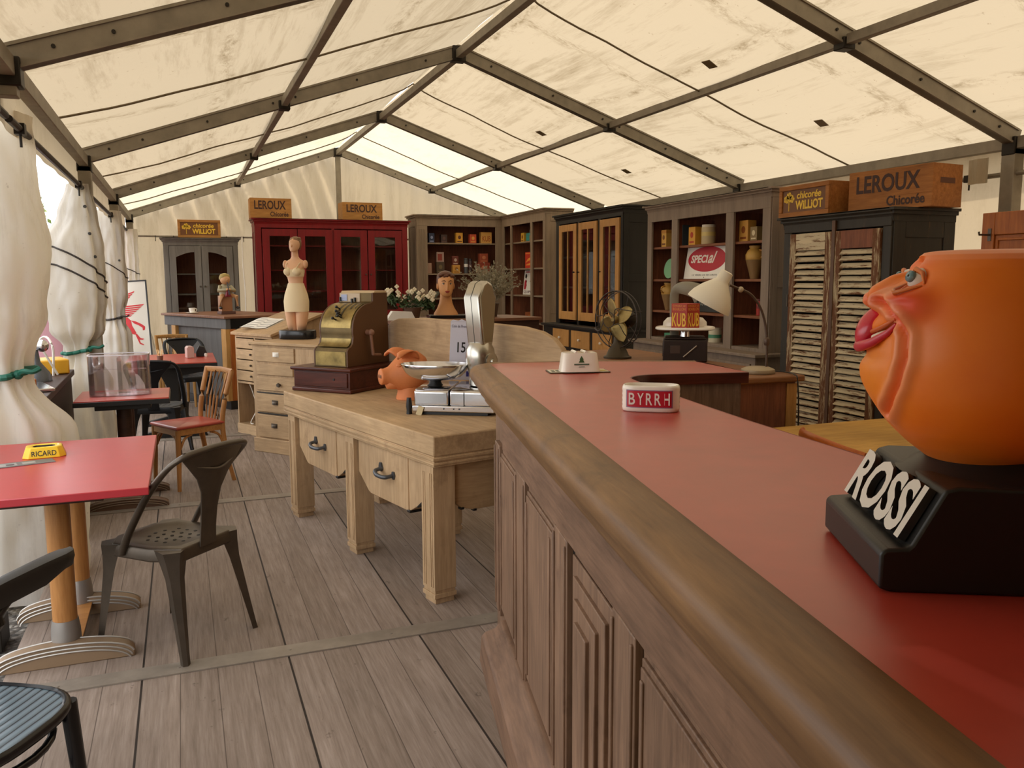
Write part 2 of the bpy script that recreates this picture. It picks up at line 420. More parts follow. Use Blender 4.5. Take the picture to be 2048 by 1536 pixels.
# gravel outside
t = NT('gravel'); vo = t.n('ShaderNodeTexVoronoi'); vo.inputs['Scale'].default_value = 34; t.l(t.coords((1,1,1)), vo.inputs['Vector'])
hs = t.ramp(vo.outputs['Color'], [(0, lin('5c5a56')), (.5, lin('918c84')), (1, lin('c4beb4'))])
c = t.mix(1.0, hs, t.ramp(vo.outputs['Distance'], [(0, (1,1,1,1)), (.55, (.35,.33,.32,1))]), 'MULTIPLY')
t.bsdf(c, .9, 0, bump=vo.outputs['Distance'], bstr=.8, bdist=-.02)
g = MB().mat(t.m).grid(lambda u, v: (-46+92*u, -30+90*v, -.125), 4, 4).build('ground', smooth=0); struct(g)
# rafters, posts, beams
def beam(mb, a, b, w, h, off=0):
    a, b = Vector(a), Vector(b); d = (b-a).normalized(); up = Vector((0,0,1)); s = d.cross(up).normalized(); u = s.cross(d)
    vs = []
    for p in (a, b):
        for (i, j) in ((-1,0),(1,0),(1,1),(-1,1)): vs.append(p+s*(i*w/2)+u*(j*h+off))
    mb.add(vs, [(0,1,2,3),(7,6,5,4),(0,4,5,1),(1,5,6,2),(2,6,7,3),(3,7,4,0)])
tr = [6]
def trim(b, **k):
    o = struct(b.build('trim_%d' % tr[0], **k)); tr[0] += 1; return o
for y in FR:
    for sgn, x0 in ((1, XL), (-1, XR)):
        b = MB().mat('alu'); beam(b, (x0, y, HE), (XC, y, HR), .055, .11)
        beam(b, (x0, y, HE), (XC, y, HR), .075, .012); beam(b, (x0, y, HE+.098), (XC, y, HR+.098), .075, .012)
        b.mat('aludk')
        for q in (.06, .14, .3, .47, .53, .7, .9):
            px = x0+(XC-x0)*q; pz = HE+(HR-HE)*q+.055
            b.tube([(px, y-.036, pz), (px, y+.036, pz)], .009, 8)
        trim(b)
    b = MB().mat('aludk').box(XC-.06, y-.045, HR-.03, XC+.06, y+.045, HR+.10)
    for x0 in (XL, XR): b.box(x0-.05, y-.05, HE-.06, x0+.05, y+.05, HE+.06)
    for q in (.25, .75):
        px = XL+(XR-XL)*q; pz = (HE+HR)/2; b.box(px-.045, y-.045, pz-.02, px+.045, y+.045, pz+.05)
    trim(b, bevel=.006)
    for x0 in (XL, XR):
        if y == 4.18 and x0 == XL:      # this leg stands further out, clear of the bistro table
            trim(MB().mat('alu').box(x0-.30, y-.04, HE-.10, x0+.03, y+.04, HE-.02), bevel=.004); x0 -= .27
        b = MB().mat('alu').box(x0-.045, y-.05, -.12, x0+.045, y+.05, HE-.02).mat('aludk').box(x0-.09, y-.09, -.12, x0+.09, y+.09, .006)
        trim(b, bevel=.004)
for k in range(len(FR)-1):
    y0, y1 = FR[k]+.04, FR[k+1]-.04
    for (x, z, w, h) in ((XC, HR-.005, .06, .07), (XL+(XC-XL)/2, (HE+HR)/2+.005, .05, .06), (XR-(XR-XC)/2, (HE+HR)/2+.005, .05, .06),
                       (XL, HE-.02, .06, .08), (XR, HE-.02, .06, .08)):
        b = MB().mat('alu'); beam(b, (x, y0, z), (x, y1, z), w, h); trim(b, bevel=.004)
    # rail for the side sheets
    for x, m in ((XL-.02, 'aludk'), (XR-.01, 'alu')):
        b = MB().mat(m).tube([(x, y0, 2.19), (x, y1, 2.19)], .017, 10)
        b.mat('aludk')
        for yy in (y0+.28, y1-.25): b.box(x-.022, yy-.03, 2.165, x+.022, yy+.03, 2.215); b.tube([(x, yy, 2.165), (x, yy, 2.11)], .006, 6)
        trim(b)
# roof sheets and their mid-bay straps
def roof_pt(side, u, v, k, dz=0):
    y = FR[k]+(FR[k+1]-FR[k])*u
    x0 = XL if side < 0 else XR
    ov = .10 if side > 0 else .04; q_ = v*(1+ov)-ov
    x = x0+(XC-x0)*q_; z = HE+(HR-HE)*q_+.118
    sag = .075*math.sin(PI*u)**.8*math.sin(PI*min(max(v, 0), 1))**.35
    wr = noise.noise(Vector((x*1.3+k*7, y*.7, side*3)))*.022+noise.noise(Vector((x*4, y*2.2+k, side)))*.007
    ed = min(1, 8*min(u, 1-u))
    return Vector((x, y, z-sag+wr*ed+dz))
for k in range(len(FR)-1):
    for side in (-1, 1):
        b = MB().mat('roof_clean' if k == len(FR)-2 else 'roof_dim' if k == 0 else 'roof').grid(lambda u, v: roof_pt(side, u, v, k), 36, 36)
        struct(b.build('ceiling', smooth=80, recalc=False))
        b = MB().mat('cable').tube([roof_pt(side, .5, i/30, k, -.012) for i in range(31)], .007, 6); trim(b)
    if k in (1, 2, 3):
        y = (FR[k]+FR[k+1])/2
        for q in (.62, .31):
            P = roof_pt(1, .35, q, k, -.006); b = MB().mat('7a6a4a').box(-.05, -.035, -.002, .05, .035, .002)
            o = b.build('trim_%d' % tr[0]); tr[0] += 1; struct(o); o.location = P; o.rotation_euler = (0, math.atan(SL), .3)
# gable, far end, with hanging folds
def gable(y, seed):
    def fn(u, v):
        x = XL-.02+(XR-XL+.04)*u; top = HE+(HR-HE)*(1-abs(x-XC)/(XC-XL))+.1; z = -.1+(top+.1)*v
        w_ = max(0, min(1, (z-1.9)/.5))*max(0, min(1, (x-XL)/.5))*max(0, min(1, (XC+.05-x)/.15)); a = .020*noise.noise(Vector((x*4+seed, z*.3, seed)))+.050*w_*math.sin((x+.35*(z-2))*21+2.5*noise.noise(Vector((x*1.5, z*.4, 1))))+.006*math.sin(x*30)
        return (x, y+a, z)
    return fn
struct(MB().mat('wallc').grid(gable(13.3, 2), 150, 40).build('wall_back', smooth=80, recalc=False))
struct(MB().mat('redbrown').box(XL-.1, -1.98, -.1, XR+.1, -1.93, HR+.2).build('wall_dimmer'))  # unseen opaque wall added behind the camera to darken the near end
trim(MB().mat('alu').box(XC-.035, 13.14, 0, XC+.035, 13.21, HR-.02))
b = MB().mat('alu').tube([(XL+.05, 13.15, 2.13), (XR-.05, 13.15, 2.13)], .014, 8).mat('aludk')
for i in range(24): b.tube([(-.3+i*.24, 13.14, 2.14), (-.3+i*.24, 13.13, 2.06)], .005, 6)
trim(b)
def rwall(u, v):
    y = -1.95+15.25*u; z = -.1+(HE+.12)*v
    return (XR+.065+.02*noise.noise(Vector((y*2.2, z*.5, 9)))+.008*math.sin(y*9+z), y, z)
struct(MB().mat('wallc').grid(rwall, 220, 16).build('wall_right', smooth=80, recalc=False))
# short loose hem of sheet hanging under the right eave next to the near post
trim(MB().mat('wallc').grid(lambda u, v: (XR-.075+.012*math.sin(9*u), 4.30+.16*u, HE-.06-.17*v), 6, 6), recalc=False)
# valance under the left eave
def valance(u, v):
    y = 1.2+11.95*u; z = 2.17+(HE-2.17+.03)*v
    return (XL-.055+.012*noise.noise(Vector((y*2.5, z*.8, 6)))+.006*math.sin(y*11), y, z)
trim(MB().mat('wallc').grid(valance, 160, 4), smooth=80, recalc=False)
# left side sheet behind the camera keeps the near end of the tent dim
def lwall(u, v):
    y = -1.95+3.05*u; z = -.1+(HE+.12)*v
    return (XL-.07+.02*noise.noise(Vector((y*2.2, z*.5, 4)))+.01*math.sin(y*9+z), y, z)
struct(MB().mat('wallc').grid(lwall, 60, 12).build('wall_left', smooth=80, recalc=False))

# ---------------------------------------------------------------- tied side curtains
def curtain(y, cx, prof, ties, label, seed, lean=0.0, folds=9, tiecol='green', eyelets=()):
    """prof: (z, rx, ry, fold depth, dx)"""
    root = thing('curtain', label, 'curtain', (cx, y, 0), 0, 'tied canvas curtains on the open side')
    def at(z):
        for i in range(len(prof)-1):
            a, c2 = prof[i], prof[i+1]
            if a[0] <= z <= c2[0]:
                t_ = (z-a[0])/(c2[0]-a[0]); t_ = t_*t_*(3-2*t_); return [a[j]+(c2[j]-a[j])*t_ for j in range(5)]
        return prof[-1]
    def skin_(a, z, off=0.0):
        _, rx, ry, fd, dx = at(z)
        ph = 1.2*noise.noise(Vector((math.cos(a)*1.2+seed, math.sin(a)*1.2, z*1.1)))
        f = 1+fd*math.sin(folds*a+ph*3+seed)+fd*.5*math.sin(2*folds*a*.73+4*ph)
        big = 1+.10*noise.noise(Vector((math.cos(a)*1.5, math.sin(a)*1.5+seed*3, z*2.2)))
        cr = .016*noise.noise(Vector((math.cos(a)*3+seed, z*8+math.sin(a)*4, seed)))+.010*abs(noise.noise(Vector((math.cos(a)*4+z*3, math.sin(a)*4-z*5, seed*2))))
        k_ = f*big
        return Vector((dx+(rx*k_+cr+off)*math.cos(a), (ry*k_+cr+off)*math.sin(a), z))
    n = 96; z0, z1 = prof[0][0], prof[-1][0]; m = 80
    rings = [[skin_(2*PI*i/n, z0+(z1-z0)*k/m) for i in range(n)] for k in range(m+1)]
    MB().mat('curt').loft(rings, cap=False).build('sheet', root, smooth=80, recalc=False)
    for (tz, tcol, slope, thick, knot) in ties:
        P = [skin_(2*PI*i/60, tz+slope*math.cos(2*PI*i/60-.6), thick*.55) for i in range(60)]
        tb = MB().mat(tcol).tube(P, thick, 8, closed=True)
        if knot:
            q = skin_(-.9, tz, thick); tb.tube(bez([q, q+Vector((.03,-.035,.02)), q+Vector((.07,-.045,.015)), q+Vector((.10,-.03,.03))], 6), thick*.8, 6)
            tb.ball(q, thick*1.5, 8, 6)
        tb.build('tie_rope', root)
    for (ea, ez) in eyelets:
        a_ = math.radians(ea); c_ = skin_(a_, ez, .002); nn = Vector((math.cos(a_), math.sin(a_), 0))
        MB().mat('iron').tube([c_-nn*.004, c_+nn*.006], .012, 10).build('eyelet', root)
    return root
curtain(4.74, -.81, [(-.08,.25,.18,.05,.03),(.35,.25,.18,.06,.04),(.75,.22,.17,.10,.02),(1.02,.10,.09,.18,-.02),(1.08,.098,.09,.18,-.02),(1.35,.165,.15,.08,.0),(1.62,.195,.18,.03,.02),(2.0,.18,.17,.02,.005),(2.29,.182,.17,.02,.0)],
        [(1.05,'green',.02,.016,1)], 'cream canvas curtain tied with green rope at the left edge, nearest the camera', 1.3)
curtain(7.18, -.745, [(-.08,.20,.19,.05,.0),(.3,.225,.2,.05,.0),(.7,.20,.18,.10,.0),(.96,.10,.09,.18,.0),(1.01,.098,.09,.18,.0),(1.13,.175,.16,.12,.0),(1.35,.205,.19,.05,.0),(1.75,.205,.19,.05,.0),(2.0,.13,.13,.04,.05),(2.22,.075,.09,.03,.07)],
        [(.985,'green',.03,.014,1),(1.50,'rope',-.13,.007,0),(1.62,'rope',-.14,.007,0)], 'puffed white canvas curtain bound with green and dark ropes behind the acrylic box', 4.1, eyelets=((-62,2.05),(-52,1.85),(-45,1.68)))
curtain(10.18, -.70, [(-.08,.17,.16,.05,.0),(.5,.17,.16,.06,.0),(.9,.15,.14,.12,.0),(1.08,.085,.08,.18,.0),(1.13,.085,.08,.18,.0),(1.35,.14,.13,.08,.0),(1.7,.15,.14,.04,.0),(2.25,.14,.13,.03,.0)],
        [(1.10,'rope',.02,.011,1),(1.62,'rope',-.10,.006,0)], 'slim white canvas curtain tied with dark rope beside the red horse sign', 7.7, eyelets=((-50,1.72),))
curtain(12.75, -.62, [(-.08,.20,.12,.08,.10),(.5,.17,.11,.10,.07),(1.0,.13,.10,.12,.02),(1.6,.09,.09,.14,.0),(2.2,.10,.09,.10,.0)],
        [(1.62,'rope',-.05,.006,0)], 'gathered cream canvas curtain in the far left corner', 11.2)
# ---------------------------------------------------------------- the bar counter in front
CRZ = -math.radians(12.68)
bar = thing('bar_counter', 'long L-shaped bar counter with red laminate top, worn wooden rim and panelled oak front', 'bar counter', (.615, 1.025, 0), CRZ)
inner = [(.70,-1.6),(.672,.05),(.64,.5),(.595,.95),(.575,1.3),(.56,1.62)]+[(.70-.14*math.cos(math.radians(a)), 1.94+.135*math.sin(math.radians(a))) for a in range(0, 91, 10)]+[(1.09,2.075)]
oc = [(.17-.17*math.cos(math.radians(a)), 2.57+.17*math.sin(math.radians(a))) for a in range(0, 91, 9)]
outer = [(0,-1.6),(0,0),(0,1.3)]+oc+[(.6,2.74),(1.065,2.63)]
def offs(path, d):
    out = []
    for i, p in enumerate(path):
        a = Vector(path[max(i-1,0)]); b = Vector(path[min(i+1,len(path)-1)]); tt = (b-a).normalized(); nr = Vector((tt.y, -tt.x)); out.append((p[0]+nr.x*d, p[1]+nr.y*d))
    return out
prof = [(.100,1.118),(.096,1.1205),(.05,1.119),(.02,1.112),(.005,1.098),(0,1.078),(.005,1.058),(.018,1.045),(.022,1.034),(.034,1.024),(.040,1.005),(.052,.985),(.066,.972),(.07,.955)]
rings = [[(x, y, z) for (x, y) in offs(outer, d)] for d, z in prof]
MB().mat('rimw').loft(rings, closed=False, cap=False).build('rim', bar, smooth=50, recalc=False)
top = offs(outer, .098)+inner[::-1]
b = MB().mat('red_lam').prism(top, 'z', 1.085, 1.119); b.build('countertop', bar, smooth=0)
# inner wooden edge strip
e = MB().mat('mahog'); ein = [[(x, y, z) for (x, y) in offs(inner+[(1.088,2.08),(1.063,2.63)], d)] for d, z in ((-.003,1.1195),(.003,1.118),(.003,1.075),(-.02,1.075))]
e.loft(ein, closed=False, cap=False).build('edge_strip', bar, smooth=40, recalc=False)
bc = [(.40-.33*math.cos(math.radians(a)), 2.30+.36*math.sin(math.radians(a))) for a in range(0, 91, 9)]
body = [(.085,-1.6)]+[(.085,1.9)]+[(.015+x, y) for x, y in bc]+[(1.04,2.60),(1.065,2.09),(.72,2.09),(.62,2.05),(.575,1.9),(.575,1.3),(.61,.9),(.66,.3),(.69,-1.6)]
MB().mat('oakz').prism(body, 'z', 0, 1.084).build('carcass', bar, smooth=25)
MB().mat('oakx').prism([(.068,-1.6),(.068,2.02),(.09,2.02),(.09,-1.6)], 'z', .845, .975).build('frieze', bar, bevel=.003)
for (a, c) in ((2.10,2.22),(1.50,1.68),(.86,1.02),(.28,.435),(-.33,-.17),(-.95,-.80)):
    st = MB().mat('oakz').box(.066, a, .14, .09, c, .846)
    for q in (a+.012, c-.012): st.box(.060, q-.005, .16, .07, q+.005, .83)
    st.build('stile', bar, bevel=.003)
for k, (a, c) in enumerate(((1.68,2.10),(1.02,1.50),(.435,.86),(-.17,.28),(-.80,-.33),(-1.6,-.95))):
    p = MB().mat('oakz')
    if k in (2, 5):
        for j in range(4):
            i_ = .018+.046*j
            x = .078-.010*j
            ins = i_; p.box(x, a+ins, .16+ins, .0845, c-ins, .835-ins*.85)
    else:
        p.box(.079, a+.004, .15, .0845, c-.014, .84)
        p.box(.066, a+.03, .19, .0845, c-.036, .81); p.box(.072, a+.018, .175, .0845, c-.026, .822)
        p.box(.061, a+.045, .21, .09, a+.06, .79); p.box(.061, c-.06, .21, .09, c-.045, .79)
    po_ = p.build('nested_panel' if k in (2, 5) else 'panel', bar, bevel=.0025)
    MB().mat('black').box(.0835, c-.016, .15, .0848, c, .842).build('shadow_gap', po_)
pl = MB().mat('oakx').prism([(.07,.16),(.055,.155),(.035,.13),(-.005,.115),(-.02,.10),(-.028,0),(.09,0),(.09,.16)], 'y', -1.6, 2.02)
pl.build('plinth', bar, bevel=.002)

def on_bar(x, y): return wpos(bar, x, y, 1.1195)
# ---- BYRRH ashtray
def w2bar(X, Y):
    dx, dy = X-.615, Y-1.025; return (.9756*dx-.2195*dy, .2195*dx+.9756*dy)
ash = thing('ashtray', 'white oval ashtray with red lettered label and ribbed ends on the red counter', 'ashtray', (1.255, 2.10, 1.1195), -math.radians(35))
def oval(a, b, n=48, p=3.2):
    return [(a*abs(math.cos(2*PI*i/n))**(2/p)*math.copysign(1, math.cos(2*PI*i/n)), b*abs(math.sin(2*PI*i/n))**(2/p)*math.copysign(1, math.sin(2*PI*i/n))) for i in range(n)]
rg = []
for (s_, z) in ((.93,0),(.98,.003),(1,.012),(.985,.018),(1,.024),(.985,.030),(1,.037),(.985,.043),(1,.050),(.985,.056),(1,.064),(.985,.071),(.95,.0755),(.90,.076),(.86,.072),(.82,.04),(.80,.022),(.4,.020),(.02,.020)):
    ring = []
    for (x, y) in oval(.083, .045):
        k = s_ if abs(x) > .066 or s_ < .96 else 1.0
        ring.append((x*k, y*(k if abs(x) < .066 else 1*k), z))
    rg.append(ring)
MB().mat('porc').loft(rg).build('bowl', ash, smooth=60)
def lab(x0, x1, z0, z1, off, m, nm):
    f = lambda u, v: (x0+(x1-x0)*u, -.0452*(1-abs((x0+(x1-x0)*u)/.083)**3.2)**(1/3.2)-off, z0+(z1-z0)*v)
    return MB().mat(m).grid(f, 14, 1).build(nm, ash, smooth=60)
lab(-.068, .064, .013, .064, .0008, 'mauve', 'label_border'); lab(-.065, .061, .0155, .0615, .0014, 'crim', 'label')
for i, ch in enumerate('BYRRH'):
    x = -.060+.0245*i; lettering(ch, 'white', ash, (x, -.0452*(1-abs((x+.01)/.083)**3.2)**(1/3.2)-.0012, .0215), (PI/2, 0, (x+.01)*1.2), .018, .034, .0014, .012)
# ---- white ashtray on a printed tray mat
mat_ = thing('menu_card', 'thin printed card lying under the white ashtray on the counter', 'card', (1.505, 3.10, 1.1195), -math.radians(14))
MB().mat('4a4630').box(-.125,-.05,0,.125,.06,.004).build('card_back', mat_)
b = MB().mat('d8d0b8').box(-.12,-.046,.004,.12,.056,.0052).mat('3c4630')
for i in range(5): b.box(-.112+.02*i,-.03+.006*i,.0052,-.098+.02*i,.02+.006*i,.0056)
b.mat('b8a23a').box(.085,-.03,.0052,.115,.02,.0056); b.build('card_front', mat_)
wa = thing('ashtray', 'plain white tapered ashtray with small green leaf mark near the far end of the counter', 'ashtray', (1.505, 3.09, 1.1252), -math.radians(14))
rg = []
for s_, z in ((1,0),(.98,.004),(.86,.072),(.83,.076),(.74,.076),(.70,.07),(.66,.03),(.1,.028)):
    rg.append([(x*s_, y*s_, z) for x, y in oval(.082, .055, 40, 5)])
MB().mat('porc').loft(rg).build('bowl', wa, smooth=45)
for x in (-.02, .02): MB().mat('porc').tube([(x,-.046,.078),(x,-.03,.079),(x,.03,.079),(x,.046,.078)], .006, 8).build('cigarette_rest', wa, smooth=60)
TL = (PI/2-.12, 0, 0)
b = MB().mat('3c5a34').prism([(-.012,0),(.012,0),(.006,.012),(.009,.012),(0,.028),(-.009,.012),(-.006,.012)], 'z', 0, .001); b.build('leaf_mark', wa, loc=(0,-.0505,.038), rot=TL)
b = MB().mat('5a6a58').box(-.031,-.002,0,.031,.004,.0008).box(-.012,-.010,0,.012,-.008,.0008); b.build('printed_line', wa, loc=(0,-.0525,.030), rot=TL)

# ---------------------------------------------------------------- advertising bust on the counter
bust = thing('advertising_bust', 'orange advertising head with tongue out on a black lettered base on the counter', 'bust', (.857, .8565, 1.1195), -math.radians(118))
B = MB().mat('black')
prof2 = [(-.012,0),(.30,0),(.30,.128),(.235,.128),(.06,.132),(.045,.128),(.010,.060),(.006,.056),(-.02,.054),(-.026,.048),(-.026,.004)]
k = B.mark(); B.prism([(y, z) for y, z in prof2], 'x', -.131, .131)
B.build('base', bust, bevel=.007, seg=3)
B = MB().mat('black').lathe([(.13,.0),(.105,.012),(.078,.03),(.066,.05),(.066,.075)], 40, (0,.165,.124)); B.build('neck', bust, smooth=60)
tilt = math.atan2(.035, .068)
lettering('ROSSI', 'cfc9bc', bust, (-.122, .0065, .058), (PI/2-tilt-.02, 0, 0), .236, .074, .010, .03, 0, .98, side='2a2826')
# head: lathe with modelled features; face looks along local -Y and up, centre HC
HC = Vector((0, .140, .282)); PHI0 = -.21
hp = [(-.146,.05),(-.138,.072),(-.121,.094),(-.0975,.119),(-.075,.135),(-.05,.146),(-.014,.1505),(.018,.149),(.045,.146),(.07,.141),(.085,.136),(.098,.130),(.109,.122),(.119,.112),(.126,.10),(.130,.086),(.132,.07),(.132,.03),(.132,.001)]
def hr(z):
    for i in range(len(hp)-1):
        if hp[i][0] <= z <= hp[i+1][0]:
            t_ = (z-hp[i][0])/max(1e-6, hp[i+1][0]-hp[i][0]); return hp[i][1]+(hp[i+1][1]-hp[i][1])*t_
    return hp[-1][1]
def G(x, s): return math.exp(-(x/s)**2)
def SG(a, z, sa, sz, p=1.6): return math.exp(-((a/sa)**2+(z/sz)**2)**p)
def sst(x, a, b): x = max(0, min(1, (x-a)/(b-a))); return x*x*(3-2*x)
def seg_d(a, z, pts):
    best = 9
    for i in range(len(pts)-1):
        p, q = pts[i], pts[i+1]; dx, dz = q[0]-p[0], q[1]-p[1]; L2 = dx*dx+dz*dz
        t_ = max(0, min(1, ((a-p[0])*dx+(z-p[1])*dz)/L2)); best = min(best, math.hypot(a-p[0]-t_*dx, z-p[1]-t_*dz))
    return best
# (arc distance along the skin from the face centre line in metres, height)
crease = [(.046,.070),(.070,.062),(.090,.046),(.101,.026),(.102,-.002),(.092,-.035),(.075,-.06),(.052,-.078)]
NOSE = [(.044,.141),(.048,.138),(.052,.141),(.057,.147),(.064,.1505),(.072,.1515),(.080,.150),(.086,.146),(.091,.139),(.096,.131),(.102,.121),(.108,.111),(.112,.106)]
def mouthz(s): return .020+.022*(abs(s)/.083)**1.6
def feat(a, z):
    s = abs(a); d = 0
    d -= .032*G(s, .085)*sst(z, .072, .110)                 # the brow leans back
    d += .013*SG(s-.038, z-.070, .014, .015)                # nostril wings
    d -= .010*G(s, .035)*G(z-.052, .009)                    # under the nose
    d -= .009*SG(s-.080, z-.093, .024, .012)                # eye sockets
    d += .006*SG(s-.080, z-.075, .028, .008)                # bags under the eyes
    d += .006*G(s-.075, .040)*G(z-.116, .009)               # brows
    d += .012*SG(s-.096, z-.066, .030, .024)                # cheeks
    d -= .012*math.exp(-((z-mouthz(s)+.002)/.006)**2)*(1-sst(s, .076, .092))
    d += .008*G(s, .05)*G(z+.03, .03)                       # chin
    d -= .006*G(s, .045)*G(z+.006, .008)
    if .044 < z < .112 and s < .06:                         # blunt nose set from its own profile
        for i in range(len(NOSE)-1):
            if NOSE[i][0] <= z <= NOSE[i+1][0]:
                t_ = (z-NOSE[i][0])/(NOSE[i+1][0]-NOSE[i][0]); nr = NOSE[i][1]+(NOSE[i+1][1]-NOSE[i][1])*t_
        d += (nr-(hr(z)+d))*math.exp(-(s/(.029-.010*sst(z, .080, .100)))**4)*sst(z, .044, .054)*(1-sst(z, .100, .112))
    cd = seg_d(s, z, crease); d += .006*G(cd-.010, .007)-.0055*G(cd, .0045)
    return d
def hrs(z): return sum(hr(max(-.146, min(.132, z+o))) for o in (-.012, -.006, 0, .006, .012))/5
def headpt(u, v, off=0):
    # v: 0 bottom .. 1 along the profile
    i = v*(len(hp)-1); k_ = min(int(i), len(hp)-2); t_ = i-k_
    z = hp[k_][0]+(hp[k_+1][0]-hp[k_][0])*t_; r = hp[k_][1]+(hp[k_+1][1]-hp[k_][1])*t_
    phi = 2*PI*(u-.5); a = phi*.14
    f = feat(a, z) if z < .131 else 0
    if z > .118 and z < .131: f *= (.131-z)/.013
    w_ = sst(abs(z), .085, .118); rr = r*w_+hrs(z)*(1-w_)+f+off; phi += PHI0
    return HC+Vector((rr*math.sin(phi), -rr*math.cos(phi), z))
def skin(a, z, off=0.0):
    phi = a/.14+PHI0; w_ = sst(abs(z), .085, .118); rr = hr(z)*w_+hrs(z)*(1-w_)+feat(a, z)+off
    return HC+Vector((rr*math.sin(phi), -rr*math.cos(phi), z))
t = NT('painted_head'); at_ = t.n('ShaderNodeVertexColor'); at_.layer_name = 'paint'
nz = t.noise(t.coords((1,1,1)), 14, 4)
cc = t.mix(t.ramp(nz, [(.35, (0,0,0,1)), (.7, (.35,.35,.35,1))]), at_.outputs[0], lin('de6414'))
t.bsdf(cc, .42, spec=.4)
H = MB().mat(t.m); NU, NV = 240, 150
vs = [headpt(i/NU, j/NV) for j in range(NV+1) for i in range(NU)]
H.add(vs, [(j*NU+i, j*NU+(i+1) % NU, (j+1)*NU+(i+1) % NU, (j+1)*NU+i) for j in range(NV) for i in range(NU)])
ho = H.build('head', bust, smooth=80)
ca = ho.data.color_attributes.new('paint', 'FLOAT_COLOR', 'POINT')
base_c = Vector(lin('ea7c1e')[:3]); blush = Vector(lin('e23c28')[:3]); pale = Vector(lin('f0a070')[:3]); yel = Vector(lin('f09426')[:3])
for i, v in enumerate(ho.data.vertices):
    p = v.co-HC; phi = math.atan2(p.x, -p.y)-PHI0; a = abs(phi*.14); z = p.z
    c_ = base_c.copy()
    c_ = c_.lerp(yel, .8*G(a-.03, .05)*G(z+.03, .05)); c_ = c_.lerp(blush, .9*G(a-.098, .036)*G(z-.064, .024))
    c_ = c_.lerp(blush, .8*G(a-.034, .020)*G(z-.070, .014)); c_ = c_.lerp(blush, .75*G(a-.080, .026)*G(z-.070, .006)); c_ = c_.lerp(blush, .45*G(a-.06, .05)*G(z-.116, .010))
    cd = seg_d(a, z, crease); c_ = c_.lerp(pale, .7*G(cd-.010, .007)); c_ = c_.lerp(blush, .45*G(cd, .006))
    c_ = c_.lerp(pale, .5*SG(a-.125, z-.015, .03, .025))
    ca.data[i].color = (c_.x, c_.y, c_.z, 1)
# mouth
def strip(pts, offs_, r, m, name, flat=(1,1)):
    MB().mat(m).tube([skin(a, z, o) for (a, z), o in zip(pts, offs_)], r, 10, ab=flat).build(name, bust, smooth=70)
ap = [-.083,-.07,-.05,-.025,0,.025,.05,.07,.083]
strip([(a, mouthz(a)-(.015 if abs(a) < .06 else .009 if abs(a) < .08 else .002)) for a in ap], [.000,.004,.007,.008,.008,.008,.007,.004,.000], [.002,.0045,.006,.007,.0075,.007,.006,.0045,.002], color('c43040', .35), 'lower_lip')
strip([(a, mouthz(a)+.004) for a in ap], [.000,.002,.003,.003,.003,.003,.003,.002,.000], [.0015,.0022,.0028,.003,.003,.003,.0028,.0022,.0015], color('c8602c', .4), 'upper_lip')
for sg_ in (-1, 1): strip([(sg_*a, mouthz(a)-.005) for a in (.030,.042,.055,.068)], [.007,.005,.003,.001], [.004,.0048,.0045,.003], color('dccfb8', .4), 'teeth')
def mid(r, z): return HC+Vector((r*math.sin(PHI0), -r*math.cos(PHI0), z))
p1, p2 = mid(.156, .002), mid(.126, .062)
tg = [p1.lerp(p2, i/20)+(mid(.006*math.sin(PI*i/20), 0)-HC) for i in range(21)]
rr = [max(.001, .0165*(math.sin(PI*(i+.15)/20.3))**.5) for i in range(21)]
MB().mat(color('c21f36', .25)).tube(tg, rr, 16, ab=(1.45,.85), up=(0,1,0)).build('tongue', bust, smooth=80)
for s in (-1, 1):
    c_ = skin(s*.080, .093, -.0065)
    n_ = (c_-HC); n_.z = .03; n_.normalize()
    e = MB().mat(color('d8d4c8', .25)).ball(c_, .0168, 20, 14)
    eo = e.build('eye', bust, smooth=80)
    q = Matrix.Translation(c_+n_*.0112+Vector((0,-.004,.003))) @ n_.to_track_quat('Z', 'Y').to_matrix().to_4x4()
    i_ = MB().mat(color('6a8a90', .2)).lathe([(.0075,0),(.0072,.0035),(.001,.0055)], 16).mat(color('15181c', .2)).lathe([(.003,.004),(.001,.0062)], 12)
    i_.xf(0, q); i_.build('iris', eo, smooth=80)
    l = MB().mat(color('d2702c', .4)).tube([skin(s*a, z, o) for a, z, o in ((.062,.093,.003),(.068,.103,.007),(.080,.108,.009),(.096,.103,.006),(.110,.090,.001))], [.0012,.003,.0036,.003,.0012], 8)
    l.tube([skin(s*a, z, o) for a, z, o in ((.063,.090,.003),(.072,.082,.007),(.088,.079,.008),(.109,.088,.001))], [.0012,.003,.003,.0012], 8)
    l.build('eyelid', bust, smooth=80)
# ---------------------------------------------------------------- butcher block
BRZ = math.atan2(-.9732, .2298)
bb = thing('butcher_block', 'pale pine butcher block table with thick top, tall backboard and two hanging drawers', 'butcher block', (.575, 5.47, 0), BRZ)
W_, D_ = 1.94, .70
MB().mat('pinelt').box(0, 0, .705, W_, D_, .80).build('tabletop', bb, bevel=.007)
m = MB().mat('pinelt'); m.box(.004, .004, .655, W_-.004, D_-.004, .705); m.box(-.003,-.003,.684,W_+.003,D_,.700); m.box(-.001,-.001,.664,W_+.001,D_,.676)
m.build('moulding', bb, bevel=.003)
def bleg(x, y):
    l = MB().mat('pineltz').box(x, y, .065, x+.115, y+.115, .66)
    for q in (.018, .034, .081, .097): l.box(x+q-.004, y-.003, .08, x+q+.004, y, .62)
    l.box(x+.004, y+.004, .05, x+.111, y+.111, .066); l.box(x-.001, y-.001, .028, x+.116, y+.116, .05); l.box(x+.008, y+.008, 0, x+.107, y+.107, .03)
    l.build('leg', bb, bevel=.003)
for x in (.04, .925, 1.80):
    for y in (.01, .575): bleg(x, y)
